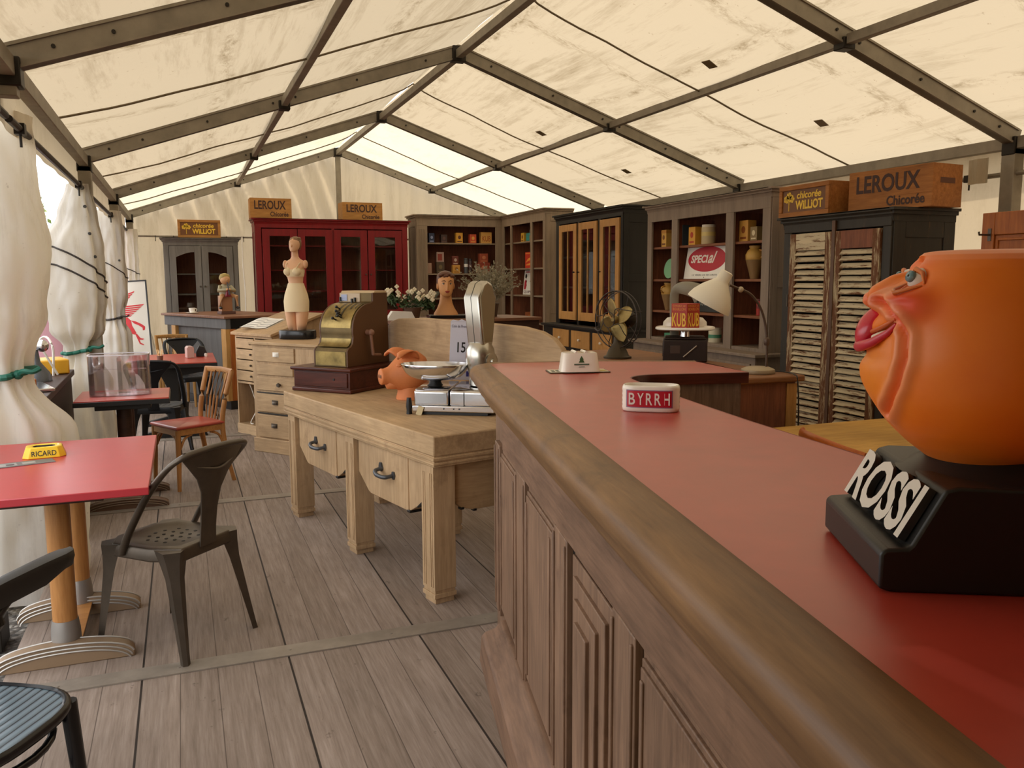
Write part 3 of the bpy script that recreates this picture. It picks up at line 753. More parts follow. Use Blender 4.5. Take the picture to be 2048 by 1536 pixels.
def bbin(x0, x1, name='drawer', zb=.38):
    o_ = [(x0+.01,.655),(x0+.01,.47),(x0+.13,.385),(x0+.16,zb),(x1-.17,zb),(x1-.02,.455),(x1-.01,.655)]
    d = MB().mat('pineltz').prism(o_, 'y', .035, .12)
    xa, xb = x0+.16, x1-.17
    d.prism([(xa,.65),(xa,zb+.002),(xb,zb+.002),(xb,.65)], 'y', .029, .04)
    d.mat('black').prism([(x1-.075,.418),(x1-.02,.452),(x1-.02,.47),(x1-.09,.42)], 'y', .03, .1); d.box(xb-.012, .027, zb-.006, xb+.018, .10, zb+.008)
    do = d.build(name, bb, bevel=.003)
    bx = MB().mat('pinelt').prism([(p[0]*.96+.04*(x0+x1)/2, p[1]+.01) for p in o_], 'y', .12, .53); bx.build('drawer_box', do)
    xc = (xa+xb)/2+.0; h = MB().mat('iron')
    h.tube(bez([(xc-.06,.03,.545),(xc-.058,-.012,.538),(xc-.02,-.028,.528),(xc+.03,-.028,.525),(xc+.06,-.012,.525),(xc+.066,.03,.53)], 6), [.010]*6+[.011]*19+[.010]*6, 8)
    h.prism([(xc-.072+.018*math.cos(a), .55+.026*math.sin(a)) for a in [2*PI*i/6 for i in range(6)]], 'y', .02, .03); h.prism([(xc+.068+.016*math.cos(a), .53+.022*math.sin(a)) for a in [2*PI*i/6 for i in range(6)]], 'y', .02, .03)
    h.build('handle', do, smooth=50)
bbin(.155, .925); bbin(1.04, 1.80)
e = MB().mat('pinelty').prism([(.125,.655),(.125,.47),(.17,.435),(.24,.415),(.46,.415),(.53,.435),(.575,.47),(.575,.655)], 'x', 1.865, 1.895); e.mat('black').box(1.87,.165,.425,1.898,.185,.437).box(1.87,.235,.408,1.898,.255,.42)
e.build('end_board', bb, bevel=.003)
bk = [(0,.72),(-.004,.95),(.03,1.09),(.05,1.145),(.075,1.19),(.13,1.225),(.235,1.247),(.57,1.262),(.9,1.262),(1.34,1.26),(1.64,1.255),(1.80,1.236),(1.90,1.205),(1.965,1.16),(1.99,1.10),(2.0,1.0),(2.0,.72)]
MB().mat('pinelt').prism(bk, 'y', .705, .74).build('backboard', bb, bevel=.006)

def on_bb(x, y, z=.8012): return wpos(bb, x, y, z)
# ---- cash register
RG = -math.radians(48.6)
reg = thing('cash_register', 'antique brass cash register with side crank on a dark wooden drawer base', 'cash register', on_bb(.012, .052), RG)
b = MB().mat('mahog').box(.012,.012,.022,.458,.528,.135).build('drawer_base', reg, bevel=.003)
MB().mat('mahog').box(0,0,0,.47,.54,.026).build('bottom_moulding', reg, bevel=.008, seg=3)
MB().mat('mahog').box(-.006,-.006,.134,.476,.546,.156).build('top_moulding', reg, bevel=.008, seg=3)
d = MB().mat('mahog').box(.03,.004,.036,.44,.014,.126); do = d.build('drawer', reg, bevel=.003)
MB().mat('black').lathe([(.007,0),(.007,.004)], 12).build('keyhole', do, loc=(.34,.004,.085), rot=(PI/2,0,0))
x0, x1 = .13, .40
side = [(.07,.157),(.07,.255),(.085,.275),(.105,.28),(.125,.30),(.135,.34),(.13,.36)]+[(.32+.19*math.cos(math.radians(a)), .385+.165*math.sin(math.radians(a))) for a in range(180, 89, -9)]+[(.345,.56),(.345,.615),(.50,.615),(.505,.30),(.51,.157)]
cb = MB().mat('5a3a1e').prism(side, 'x', x1-.012, x1).prism(side, 'x', x0, x0+.012); cb.mat('brass2').prism([(y, z-.002) if z > .17 else (y, z) for y, z in side], 'x', x0+.012, x1-.012)
cb.build('body', reg, bevel=.002)
def frontplate(pts, off, m, nm, xa=x0+.018, xb=x1-.018):
    r = [[(x, y-off, z+off*.4) for y, z in pts] for x in (xa, xb)]; MB().mat(m).loft(r, closed=False, cap=False).build(nm, reg, smooth=60)
frontplate([(.07,.165),(.07,.25)], .003, 'brass', 'coin_plate'); frontplate([(.088,.28),(.108,.286),(.128,.306),(.134,.33)], .004, 'brass', 'key_panel')
cv = [(.32+.19*math.cos(math.radians(a)), .385+.165*math.sin(math.radians(a))) for a in range(176, 92, -6)]
frontplate(cv, .003, 'brass', 'curved_cover')
for q in (.12, .16, .20, .235):
    r = [[(x0+q-.003+dx, y-.006, z+.004) for y, z in cv[4 if q < .2 else 8:]] for dx in (0, .007)]; MB().mat('black').loft(r, closed=False, cap=False).build('lever_slot', reg, recalc=False)
for (q, i_) in ((.115,8),(.135,6),(.155,5),(.13,3),(.165,4)):
    y, z = cv[i_]; MB().mat('black').tube([(x0+q, y-.002, z), (x0+q-.004, y-.030, z+.012)], .005, 8).ball((x0+q-.004, y-.032, z+.013), .010, 10, 6).build('lever', reg, smooth=60)
MB().mat('c9b498').box(x0+.005,.338,.555,x1-.10,.35,.612).build('display_face', reg, bevel=.003)
MB().mat('aab4d4').box(x0+.02,.334,.562,x0+.07,.338,.604).build('display_window', reg, bevel=.002)
b = MB().mat('black')
for q, z in ((.012,.575),(.105,.565),(.13,.572)): b.box(x0+q,.325,z-.015,x0+q+.010,.338,z+.012)
b.build('number_flags', reg)
MB().mat('c4ac88').prism([(.35,.612),(.37,.628),(.49,.628),(.50,.612)], 'x', x0, x1).build('lid', reg, bevel=.004)
c = MB().mat('8a6450').tube([(x1-.005,.27,.365),(x1+.035,.27,.365)], .017, 12).ball((x1+.035,.27,.365), .021, 12, 8)
c.tube([(x1+.035,.265,.36),(x1+.035,.285,.22)], [.010,.011], 10).tube([(x1+.035,.285,.222),(x1+.04,.36,.215)], .009, 8)
c.build('crank', reg, smooth=60)
# ---- pig head
pig = thing('pig_head', 'terracotta pig head sculpture standing on the butcher block behind the scale pan', 'sculpture', on_bb(.80, .45), BRZ-.15)
pg = MB().mat('terra'); n = 28; rings = []
# head axis along local -Y from crown (back) to snout; modelled as lofted ellipses (y, z centre, rx, rz)
for (y, zc, rx, rz) in ((.14,.165,.02,.03),(.125,.165,.075,.085),(.08,.165,.105,.118),(.02,.160,.108,.122),(-.03,.155,.092,.105),(-.065,.148,.070,.078),(-.095,.142,.054,.055),(-.125,.140,.046,.046),(-.140,.140,.048,.048),(-.147,.140,.044,.044),(-.147,.140,.01,.01)):
    rings.append([(rx*math.cos(2*PI*i/n), y, zc+rz*math.sin(2*PI*i/n)) for i in range(n)])
k = pg.mark(); pg.loft(rings)
pg.loft([[(.075*r_*math.cos(2*PI*i/n), .03+.07*r_*math.sin(2*PI*i/n), z) for i in range(n)] for r_, z in ((1.1,0),(1.12,.01),(1.0,.04),(1.0,.09))])
pg.loft([[(.038*r_*math.cos(2*PI*i/n), y-.0+.001*i*0, .095+.03*r_*math.sin(2*PI*i/n)) for i in range(n)] for r_, y in ((.4,-.115),(1,-.105),(1.1,-.06),(1.1,0))])
po = pg.build('head', pig, smooth=80)
for s in (-1, 1):
    def ef(u, v):
        w_ = .055*(math.sin(PI*min(1, .25+.72*u))**.8)*(1-.55*u*u); t_ = (v-.5)*2
        p = Vector((s*.062, .030, .248)).lerp(Vector((s*.125, -.075, .262)), u)+Vector((0, 0, .040*math.sin(PI*u)))
        return p+Vector((s*.45, .80, .15)).normalized()*(t_*w_)+Vector((0, 0, -.014*t_*t_))
    eo = MB().mat('terra').grid(ef, 12, 8).build('ear', pig, smooth=80, recalc=False); sm = eo.modifiers.new('thick', 'SOLIDIFY'); sm.thickness = .010; sm.offset = 0
    MB().mat('terra').ball((s*.052,-.045,.205), (.022,.020,.013), 14, 8).build('eyelid', pig, smooth=80)
    MB().mat('3a2016').ball((s*.018,-.1475,.142), (.009,.003,.012), 10, 6).build('nostril', pig, smooth=80)
# ---- chrome scale
sca = thing('scale', 'chrome shop scale with oval pan and tall pointed dial head on the butcher block', 'scale', on_bb(1.335, .215), BRZ+math.radians(44))
def rbox(mb, x0, y0, z0, x1, y1, z1): return mb.box(x0, y0, z0, x1, y1, z1)
rbox(MB().mat('black'), .04,.02,0,.40,.25,.016).build('foot', sca)
rbox(MB().mat('chrome'), 0,0,.016,.44,.27,.048).build('skirt', sca, bevel=.005)
b = MB().mat('chrome').prism([(.012,.048),(.012,.120),(.03,.132),(.24,.150),(.262,.14),(.262,.048)], 'x', .008, .192); b.build('housing', sca, bevel=.008, seg=3)
b = MB().mat('chrome').prism([(.012,.048),(.012,.120),(.03,.132),(.24,.150),(.262,.14),(.262,.048)], 'x', .200, .436); b.build('dial_housing', sca, bevel=.008, seg=3)
b = MB().mat('black').box(.275,.009,.05,.279,.013,.12)
for q in (.172,.225,.255): b.lathe([(.004,0),(.004,.003)], 8).xf(b.mark()-16, Matrix.Translation((q,-.001,.034)) @ Matrix.Rotation(PI/2,4,'X'))
b.build('screws', sca)
MB().mat('black').lathe([(.045,0),(.034,.012),(.030,.028),(.05,.034)], 20, (.09,.13,.138)).build('pan_post', sca, smooth=50)
rg = [[(.09+x*s_, .13+y*s_, z) for x, y in oval(.185, .12, 48, 2.0)] for s_, z in ((.30,.170),(.52,.172),(.74,.187),(.88,.208),(.97,.236),(1.02,.252),(1.0,.256),(.94,.236),(.84,.212),(.70,.192),(.50,.180),(.05,.178))]
MB().mat('chrome').loft(rg).build('pan', sca, smooth=60)
k = MB().mat('alum2'); cx, cy = .335, .14
# neck: drum lying across, then a tall flat pointed head
k.lathe([(.058,0),(.062,.01),(.06,.05),(.070,.10),(.078,.14),(.074,.19),(.055,.225)], 32, (cx,cy,.145)); k.build('neck', sca, smooth=50)
hp_ = [(-.040,.0),(-.052,.09),(-.070,.25),(-.034,.320),(.0,.338),(.038,.320),(.074,.250),(.056,.09),(.040,.0)]
h = MB().mat('alum2').prism(hp_, 'y', -.055, .055); dh = h.build('dial_head', sca, bevel=.012, seg=3, loc=(cx,cy,.355), rot=(0,0,math.radians(62)))
MB().mat('black').prism([(x*1.005, z*1.003) for x, z in hp_], 'y', -.002, .002).build('seam', dh)
h = MB().mat(color('86765a', .3)).prism([(x*.78, z*.90+.018) for x, z in hp_], 'y', -.058, .058); h.build('dial_glass', dh)
MB().mat('alum2').lathe([(.040,0),(.044,.008),(.030,.014),(.016,.010),(.012,.02)], 24).build('badge', sca, loc=(cx+.066,cy-.035,.275), rot=(PI/2,0,math.radians(62)), smooth=50)
MB().mat('black').lathe([(.016,.0),(.014,.02),(.017,.04),(.012,.085)], 12).build('stand_foot', sca, loc=(-.022,.02,0), smooth=50)
b = MB().mat('c8b890').box(.02,-.012,.012,.05,-.002,.06); b.xf(0, Matrix.Translation((0,0,0))); b.build('price_tag', sca, rot=(0,.35,0))
# ---- price card
pc = thing('price_card', 'tall white price card printed 15 standing on the scale behind its pan', 'price card', (1.445, 4.505, .935), BRZ+math.radians(64))
pc.rotation_euler[1] = .05
MB().mat('card').box(-.062,0,0,.062,.003,.33).prism([(-.062,.33),(-.05,.338),(-.02,.334),(.0,.342),(.02,.335),(.062,.333),(.062,.328),(-.062,.328)], 'y', 0, .003).build('sheet', pc)
MB().mat('card').prism([(0,0),(.09,0),(.0,.20)], 'x', -.02, -.017).build('easel', pc, loc=(0,.003,0))
lettering('Coin de Provence', '55506a', pc, (-.055,-.0002,.295), FRONT, .108, .016, .0008)
lettering('15', 'ink', pc, (-.020,-.0002,.155), FRONT, .046, .058, .001, .012)
MB().mat('3a3a8c').box(.035,-.0008,.02,.05,0,.05).build('printed_stamp', pc)
# ---- pine drawer unit
DU = math.atan2(-.8, .6)
du = thing('drawer_unit', 'pale pine chest of drawers with mixed pulls, left of the butcher block', 'chest of drawers', (.546, 7.654, 0), DU)
MB().mat('pinelt').box(-.02,-.02,.945,.90,.62,.972).build('top', du, bevel=.006)
MB().mat('pineltz').box(0,.012,.10,.88,.60,.946).build('carcass', du, bevel=.003)
MB().mat('pinelt').prism([(0,-.012),(.9,-.012),(.9,.6),(0,.6)], 'z', 0, .125).build('plinth', du, bevel=.006)
def pull_ring(parent, x, y, z, m='gun'):
    b = MB().mat(m); prof_ = [[(x+.030*math.cos(a), y-.022*math.sin(a)*k_, z+.018*k2) for a in [PI*i/10 for i in range(11)]] for k_, k2 in ((1,-.6),(1,.2),(.75,.8),(.1,1))]
    b.loft(prof_, closed=False, cap=False); b.box(x-.036,y-.002,z-.016,x+.036,y,z+.024); b.build('cup_pull', parent, smooth=60)
for (xa, xb, za, zb, typ) in ((.05,.52,.80,.925,'w'),(.06,.50,.685,.78,''),(.05,.52,.55,.665,'k'),(.05,.50,.36,.52,'c'),(.05,.46,.135,.335,'c')):
    d = MB().mat('pinelt').box(xa,-.001,za,xb,.02,zb); do = d.build('drawer', du, bevel=.004)
    if typ == 'w': pull_ring(do, (xa+xb)/2+.02, -.002, (za+zb)/2, 'white')
    elif typ == 'k': MB().mat('gun').lathe([(.008,0),(.008,.014),(.020,.02),(.016,.032)], 14).build('knob', do, loc=((xa+xb)/2+.06,0,(za+zb)/2), rot=(PI/2,0,0), smooth=50)
    elif typ == 'c': pull_ring(do, (xa+xb)/2, -.002, (za+zb)/2+.005, 'gun')
for gb_ in ((.05,-.0015,.525,.40,.004,.534),(.05,-.0015,.342,.44,.004,.352)): MB().mat('black').box(*gb_).build('open_gap', du)
d = MB().mat('pineltz').box(.545,-.001,.14,.86,.02,.925).box(.60,-.005,.20,.80,.0,.87); d.build('door', du, bevel=.004)
# ---- mannequin torso
mq = thing('mannequin', 'small mannequin torso in cream slip on a black base, standing on the pine chest', 'mannequin', wpos(du, .14, .42, .9725), DU+.35)
MB().mat('blackgloss').loft([[(x*s_, y*s_, z) for x, y in oval(.165,.12,40,2.6)] for s_, z in ((.97,0),(1,.006),(1,.07),(.96,.08),(.2,.082))]).build('base', mq, bevel=.003)
n = 32
def rings_(data):
    return [[(cx_+rx*math.cos(2*PI*i/n), cy_+ry*math.sin(2*PI*i/n), z) for i in range(n)] for (z, rx, ry, cx_, cy_) in data]
bd = MB().mat(plain('pale_mannequin', 'e0b08a', .45)).loft(rings_([(.27,.10,.085,0,0),(.33,.108,.09,0,0),(.40,.098,.084,0,0),(.46,.078,.066,0,0),(.505,.064,.056,0,0),(.55,.072,.060,0,-.004),(.595,.082,.070,0,-.010),(.63,.086,.066,0,-.008),(.66,.094,.052,0,0),(.685,.098,.044,0,.004),(.70,.078,.040,0,.006),(.715,.046,.036,0,.006),(.735,.031,.032,0,.003),(.775,.027,.030,.003,-.006),(.80,.030,.034,.005,-.014)]))
for s in (-1, 1):
    bd.ball((s*.042,-.058,.603), (.038,.036,.036), 16, 10); bd.ball((s*.096,.004,.668), (.022,.030,.038), 12, 8)
    bd.loft(rings_([(.08,.040,.046,s*.040,0),(.14,.047,.055,s*.045,-.004),(.22,.054,.068,s*.051,0),(.29,.056,.076,s*.052,0),(.33,.05,.07,s*.05,0)]))
bd.loft(rings_([(.778,.016,.02,.008,-.05),(.788,.030,.040,.008,-.034),(.812,.041,.052,.008,-.022),(.845,.046,.058,.008,-.014),(.87,.046,.058,.008,-.008),(.893,.036,.046,.008,-.002),(.905,.010,.014,.008,.002)]))
bd.ball((.008,-.075,.828), (.008,.012,.013), 8, 6)
bo = bd.build('body', mq, smooth=80)
hb = MB().mat('8a6a4c').loft(rings_([(.80,.03,.02,.008,.040),(.84,.048,.040,.008,.020),(.865,.050,.056,.008,.006),(.885,.049,.058,.008,.004),(.902,.040,.046,.008,.006),(.915,.012,.016,.008,.008)])).ball((.045,.0,.895), (.016,.03,.014), 12, 8); hb.build('hair', mq, smooth=80)
sk = MB().mat('cream').loft(rings_([(.245,.110,.092,0,0),(.29,.113,.096,0,0),(.34,.115,.097,0,0),(.40,.104,.089,0,0),(.46,.083,.071,0,0),(.50,.070,.061,0,0)]), cap=False); sk.build('girdle', mq, smooth=80, recalc=False)
br = MB().mat('cream').loft(rings_([(.558,.078,.065,0,-.006),(.595,.087,.075,0,-.010),(.622,.089,.070,0,-.008)]), cap=False)
for s in (-1, 1): br.ball((s*.042,-.059,.602), (.041,.039,.038), 16, 10); br.tube([(s*.05,-.088,.628),(s*.06,-.052,.668),(s*.062,-.006,.692)], .004, 6)
br.build('brassiere', mq, smooth=80)
# ---- slant-top desk behind the chest
DK = math.atan2(-.89, .45)
dk = thing('slant_desk', 'narrow pine desk with sloping lid and small side drawers', 'desk', (.47, 8.66, 0), DK)
MB().mat('pineltz').prism([(0,.10),(0,.98),(.55,1.15),(.55,.10)], 'x', .0, .02).prism([(0,.10),(0,.98),(.55,1.15),(.55,.10)], 'x', .63, .65).box(.02,.53,.1,.63,.55,1.14).box(.33,.006,.1,.35,.53,1.0).box(.02,0,.95,.63,.012,.985).box(.0,0,.50,.35,.53,.52).build('carcass', dk, bevel=.003)
MB().mat('pinelty').prism([(-.03,1.0),(-.03,.972),(.57,1.155),(.57,1.183)], 'x', -.03, .68).build('lid', dk, bevel=.005)
for i in range(4):
    z = .53+.105*i; d = MB().mat('pinelt').box(.012,-.004,z,.335,.015,z+.095).build('drawer', dk, bevel=.004)
    MB().mat('gun').lathe([(.005,0),(.012,.012),(.008,.02)], 10).build('knob', d, loc=(.29,-.004,z+.05), rot=(PI/2,0,0))
d = MB().mat('pineltz').box(.36,-.004,.12,.63,.012,.94).build('door', dk, bevel=.004)
MB().mat('pinelt').box(-.006,-.01,0,.656,.55,.10).build('plinth', dk, bevel=.004)
MB().mat('dkwood').box(.02,.35,.1,.33,.37,.5).build('recess_back', dk)
nw = thing('newspaper', 'folded newspaper lying on the sloping desk lid', 'newspaper', wpos(dk, .22, .16, 1.072), DK+.25)
nw.rotation_euler[0] = math.atan2(.183,.6)*.96
p = MB().mat('paper'); p.grid(lambda u, v: (-.17+.34*u, -.12+.27*v, .008+.010*math.sin(PI*u)*v+.006*math.sin(7*u)), 12, 8); p.grid(lambda u, v: (-.16+.34*u, -.115+.27*v, .004+.004*math.sin(5*u)), 12, 8)
po = p.build('pages', nw, smooth=60, recalc=False)
q = MB().mat('8c8a88')
for i in range(9): q.grid(lambda u, v: (-.14+.14*u+(i % 2)*.15, -.10+.025*i+.012*v, .0095+.010*math.sin(PI*((-.14+.14*u+(i % 2)*.15)+.17)/.34)*((.02+.025*i)/.27)+.006*math.sin(7*((-.14+.14*u+(i % 2)*.15)+.17)/.34)), 6, 1)
q.build('print_columns', nw, recalc=False)
# ---------------------------------------------------------------- bistro tables on the left
def arch_foot(root, y, w, h, m, m2):
    out = [(-w/2,0)]+[(w/2*math.cos(math.radians(a))*-1, .012+(h-.012)*math.sin(math.radians(a))**.8) for a in range(4, 177, 8)]+[(w/2,0)]
    inn = [(w*.40*math.cos(math.radians(a)), .002+(h*.62)*math.sin(math.radians(a))) for a in range(0, 181, 12)]
    b = MB().mat(m).prism(out, 'y', y-.03, y+.03)
    o = b.build('foot', root, bevel=.004)
    s = MB().mat(m2)
    for k in (0, .016, .03):
        pp = [(p[0]*(1-k*1.5), y-.032, p[1]-k if p[1] > .02 else p[1]) for p in out[1:-1]]; s.tube(pp, .0035, 6)
        s.tube([(p[0], y+.032, p[2]) for p in pp], .0035, 6)
    s.build('foot_trim', o)
# crimson table
t1 = thing('bistro_table', 'crimson topped bistro table with two yellow wood columns, nearest on the left', 'table', (-.495, 3.37, 0), 0, 'red topped bistro tables on the left')
MB().mat('red_lam2').box(-.345,0,.700,.345,1.165,.73).build('tabletop', t1, bevel=.003)
MB().mat('dkwood').box(-.18,.12,.665,.18,1.04,.70).build('top_bracket', t1, bevel=.004)
MB().mat('aludk' if 0 else '77706a').box(-.05,.20,.035,.05,.80,.055).mat('honeyx').box(-.052,.20,.055,.052,.80,.060).build('stretcher', t1, bevel=.002)
for y in (.24, .73):
    MB().mat(color('9a9590', .4, .6)).lathe([(.056,.055),(.054,.12),(.048,.165)], 24, (0,y+.03,0)).build('column_socket', t1, smooth=50)
    MB().mat('honey').lathe([(.045,.16),(.045,.66)], 28, (0,y+.03,0)).mat('dkwood').lathe([(.046,.655),(.046,.668)], 24, (0,y+.03,0)).build('column', t1, smooth=50)
    arch_foot(t1, y-.02 if y < .5 else y+.02, .50, .085, '8a7258', color('b8b4ae', .35, .6))
ra = thing('ashtray', 'yellow angular ashtray with dark lettering on the crimson table', 'ashtray', (-.60, 4.17, .7305), math.radians(6))
hexo = [(.072,-.03),(.072,.03),(.052,.05),(-.052,.05),(-.072,.03),(-.072,-.03),(-.052,-.05),(.052,-.05)]
MB().mat('yellow').loft([[(x*s_, y*s_, z) for x, y in hexo] for s_, z in ((1.18,0),(1.18,.004),(.98,.046),(.90,.048),(.70,.048),(.62,.044),(.5,.018),(.02,.016))]).build('bowl', ra, bevel=.002)
MB().mat('black').loft([[(x*s_, y*s_, z) for x, y in hexo] for s_, z in ((.6,.0442),(.48,.0185),(.05,.0175))], cap=False).build('well', ra)
lettering('RICARD', 'ink', ra, (-.048,-.0573,.010), (math.radians(76),0,0), .096, .023, .0012, .012)
fl = thing('beer_mat', 'grey printed mat lying on the crimson table beside the yellow ashtray', 'mat', (-.665, 4.02, .7305), math.radians(16))
MB().mat('6c6a68').box(-.12,-.045,0,.12,.045,.002).mat('9a9894').box(-.10,-.03,.002,-.02,.03,.0024).box(.0,-.02,.002,.05,.02,.0024).mat('48474a').box(-.06,-.02,.0024,-.03,.01,.0028).build('mat', fl)
# middle table with acrylic holder
t2 = thing('bistro_table', 'square red topped bistro table with black edge carrying the clear acrylic box', 'table', (-.395, 5.985, 0), 0, 'red topped bistro tables on the left')
MB().mat('red_lam').box(-.285,.005,.715,.285,.555,.731).mat('black').box(-.29,0,.690,.29,.56,.722).build('tabletop', t2, bevel=.003)
MB().mat('black').box(-.17,.06,.655,.17,.50,.69).build('top_bracket', t2, bevel=.004)
for y in (.16, .40):
    MB().mat('dkwood').lathe([(.055,.06),(.05,.10),(.048,.66)], 24, (0,y,0)).build('column', t2, smooth=50)
MB().mat('77706a').box(-.06,.06,.035,.06,.50,.06).build('stretcher', t2, bevel=.004)
for y in (.0, .46): arch_foot(t2, y, .50, .07, '6a5040', color('7c6a58', .4, .3))
ac = thing('acrylic_box', 'clear open acrylic box with rounded corners standing on the square red table', 'box', (-.415, 6.27, .732), -.05)
rg = lambda s_, z: [(x*s_, y*s_, z) for x, y in oval(.19, .11, 56, 5)]
b = MB().mat('acryl').loft([rg(1.0,.0),rg(1.0,.275)], cap=False).loft([rg(.97,.006),rg(.97,.275)], cap=False).loft([rg(1,.275),rg(.97,.275)], cap=False).loft([rg(1,0),rg(.01,0)], cap=False).loft([rg(.97,.006),rg(.01,.006)], cap=False)
b.build('shell', ac, smooth=50, recalc=False)
b = MB().mat('acryl').box(-.004,-.1,.007,.0,.1,.26).box(-.17,-.003,.17,.17,.003,.176); b.build('divider', ac)
MB().mat(color('d8d2d6', .3)).loft([rg(1.004,.272),rg(1.004,.278),rg(.966,.278),rg(.966,.272)], cap=False).build('rim', ac, recalc=False)
# far dark table
t3 = thing('bistro_table', 'far red topped table with black edge and dark bracket legs near the grey bar', 'table', (-.12, 8.45, 0), 0, 'red topped bistro tables on the left')
MB().mat('red_lam').box(-.405,.005,.715,.405,1.095,.731).mat('black').box(-.41,0,.685,.41,1.10,.722).build('tabletop', t3, bevel=.003)
for y in (.18, .92):
    MB().mat('black').prism([(-.32,.685),(-.32,.63),(-.10,.60),(-.055,.50),(-.055,.10),(.055,.10),(.055,.50),(.10,.60),(.32,.63),(.32,.685)], 'y', y-.02, y+.02).build('leg', t3, bevel=.004)
    MB().mat('black').prism([(-.3,0),(-.28,.05),(-.06,.10),(.06,.10),(.28,.05),(.3,0)], 'y', y-.03, y+.03).build('foot', t3, bevel=.004)
for (nm, x, y, lab_, cat) in (('napkin_holder', .17, .55, 'pale pink napkin holder on the far red table', 'holder'),):
    q = thing(nm, lab_, cat, (-.12+x, 8.45+y, .732), .2)
    MB().mat('b89a90').prism([(-.035,0),(-.035,.10),(-.02,.118),(.02,.118),(.035,.10),(.035,0)], 'y', -.05, .05).build('napkins', q, bevel=.004)
q = thing('condiment_set', 'dark caddy with small white pot beside the pink napkin holder', 'caddy', (.16, 9.12, .732), 0)
MB().mat('black').prism([(-.05,0),(-.05,.05),(-.02,.11),(.03,.10),(.06,.03),(.06,0)], 'y', -.04, .04).build('holder', q, bevel=.006)
MB().mat('white').lathe([(.014,0),(.018,.02),(.012,.035)], 12, (.045,-.055,0)).build('pot', q, smooth=50)
q = thing('toothpick_cup', 'little cup of wooden sticks at the near left of the far red table', 'cup', (-.22, 8.75, .732), 0)
MB().mat('6a4a3a').lathe([(.025,0),(.03,.05)], 14).build('cup', q, smooth=50)
for i in range(6): MB().mat('e8c890').tube([(.008*math.cos(i), .008*math.sin(i), .03), (.03*math.cos(i*1.1), .03*math.sin(i*1.1), .11)], .003, 6).build('stick', q)

# ---------------------------------------------------------------- metal bistro chairs
def metal_chair(loc, rz, m, label):
    r = thing('metal_chair', label, 'chair', loc, rz, 'tapered metal bistro chairs')
    # seat plate with clipped corners and perforations
    oc_ = [(-.10,-.205),(.10,-.205),(.185,-.14),(.19,.06),(.14,.185),(-.14,.185),(-.19,.06),(-.185,-.14)]
    s = MB().mat(m).loft([[(x*k, y*k, z) for x, y in oc_] for k, z in ((.97,.395),(1.0,.40),(1.0,.440),(.97,.450),(.80,.452),(.72,.446),(.02,.444))]); so = s.build('seat', r, bevel=.003)
    h = MB().mat('rubber')
    for i in range(-2, 3):
        for j in range(-2, 3):
            if abs(i)+abs(j) <= 3: h.lathe([(.0075,.0),(.0075,.0012)], 10, (i*.043, j*.045+(.01 if i % 2 else 0), .4452 if (i*i+j*j) < 14 else .45))
    h.build('perforations', so)
    for sx_, sy_ in ((-1,-1),(1,-1),(1,1),(-1,1)):
        tx, ty, fx, fy = sx_*.155, (-.16 if sy_ < 0 else .145), sx_*.205, (-.215 if sy_ < 0 else .235)
        L = []
        for (q, w_) in ((0,.105),(.10,.082),(.25,.058),(.6,.042),(.93,.030),(1,.030)):
            c_ = Vector((tx+(fx-tx)*q, ty+(fy-ty)*q, .445*(1-q))); d = Vector((sx_, sy_*1.0, 0)).normalized(); e = Vector((-d.y, d.x, 0))
            dd = w_*.42; L.append([c_+e*w_*.62-d*dd*.7, c_+e*w_*.30+d*dd, c_-e*w_*.30+d*dd, c_-e*w_*.62-d*dd*.7, c_-e*w_*.3-d*dd*.3, c_+e*w_*.3-d*dd*.3])
        MB().mat(m).loft(L).build('leg', r, smooth=60)
    # hoop back
    hoop = bez([(-.192,-.075,.415),(-.198,-.03,.50),(-.205,.08,.66),(-.205,.185,.775),(-.17,.245,.828),(-.09,.262,.842),(0,.266,.845),(.09,.262,.842),(.17,.245,.828),(.205,.185,.775),(.205,.08,.66),(.198,-.03,.50),(.192,-.075,.415)], 7)
    MB().mat(m).tube(hoop, .0145, 10, ab=(1.3,.8)).build('back_hoop', r, smooth=70)
    cr = []
    for (z, y, w_, b_) in ((.43,.185,.045,0),(.50,.19,.043,0),(.58,.205,.045,.004),(.66,.222,.055,.006),(.72,.236,.085,.008),(.77,.247,.13,.012),(.81,.256,.165,.018),(.845,.266,.17,.02)):
        cr.append([(-w_, y-b_*1.2, z), (-w_*.5, y+b_*.1, z), (0, y+b_*.5, z), (w_*.5, y+b_*.1, z), (w_, y-b_*1.2, z), (w_, y-b_*1.2+.006, z), (w_*.5, y+b_*.1+.007, z), (0, y+b_*.5+.007, z), (-w_*.5, y+b_*.1+.007, z), (-w_, y-b_*1.2+.006, z)])
    MB().mat(m).loft(cr).tube(bez([(-.10,.243,.775),(0,.262,.755),(.10,.243,.775)], 6), .006, 6).build('splat', r, smooth=50)
    return r
metal_chair((-.085, 3.685, 0), -math.radians(133.4), 'gun', 'bronzed metal bistro chair with tapered legs in front of the crimson table')
metal_chair((-.22, 7.72, 0), math.radians(168), 'blackm', 'black metal bistro chair with rounded back behind the square table')
metal_chair((.04, 10.0, 0), math.radians(14), 'darksteel', 'dark grey metal bistro chair at the far end of the far red table')
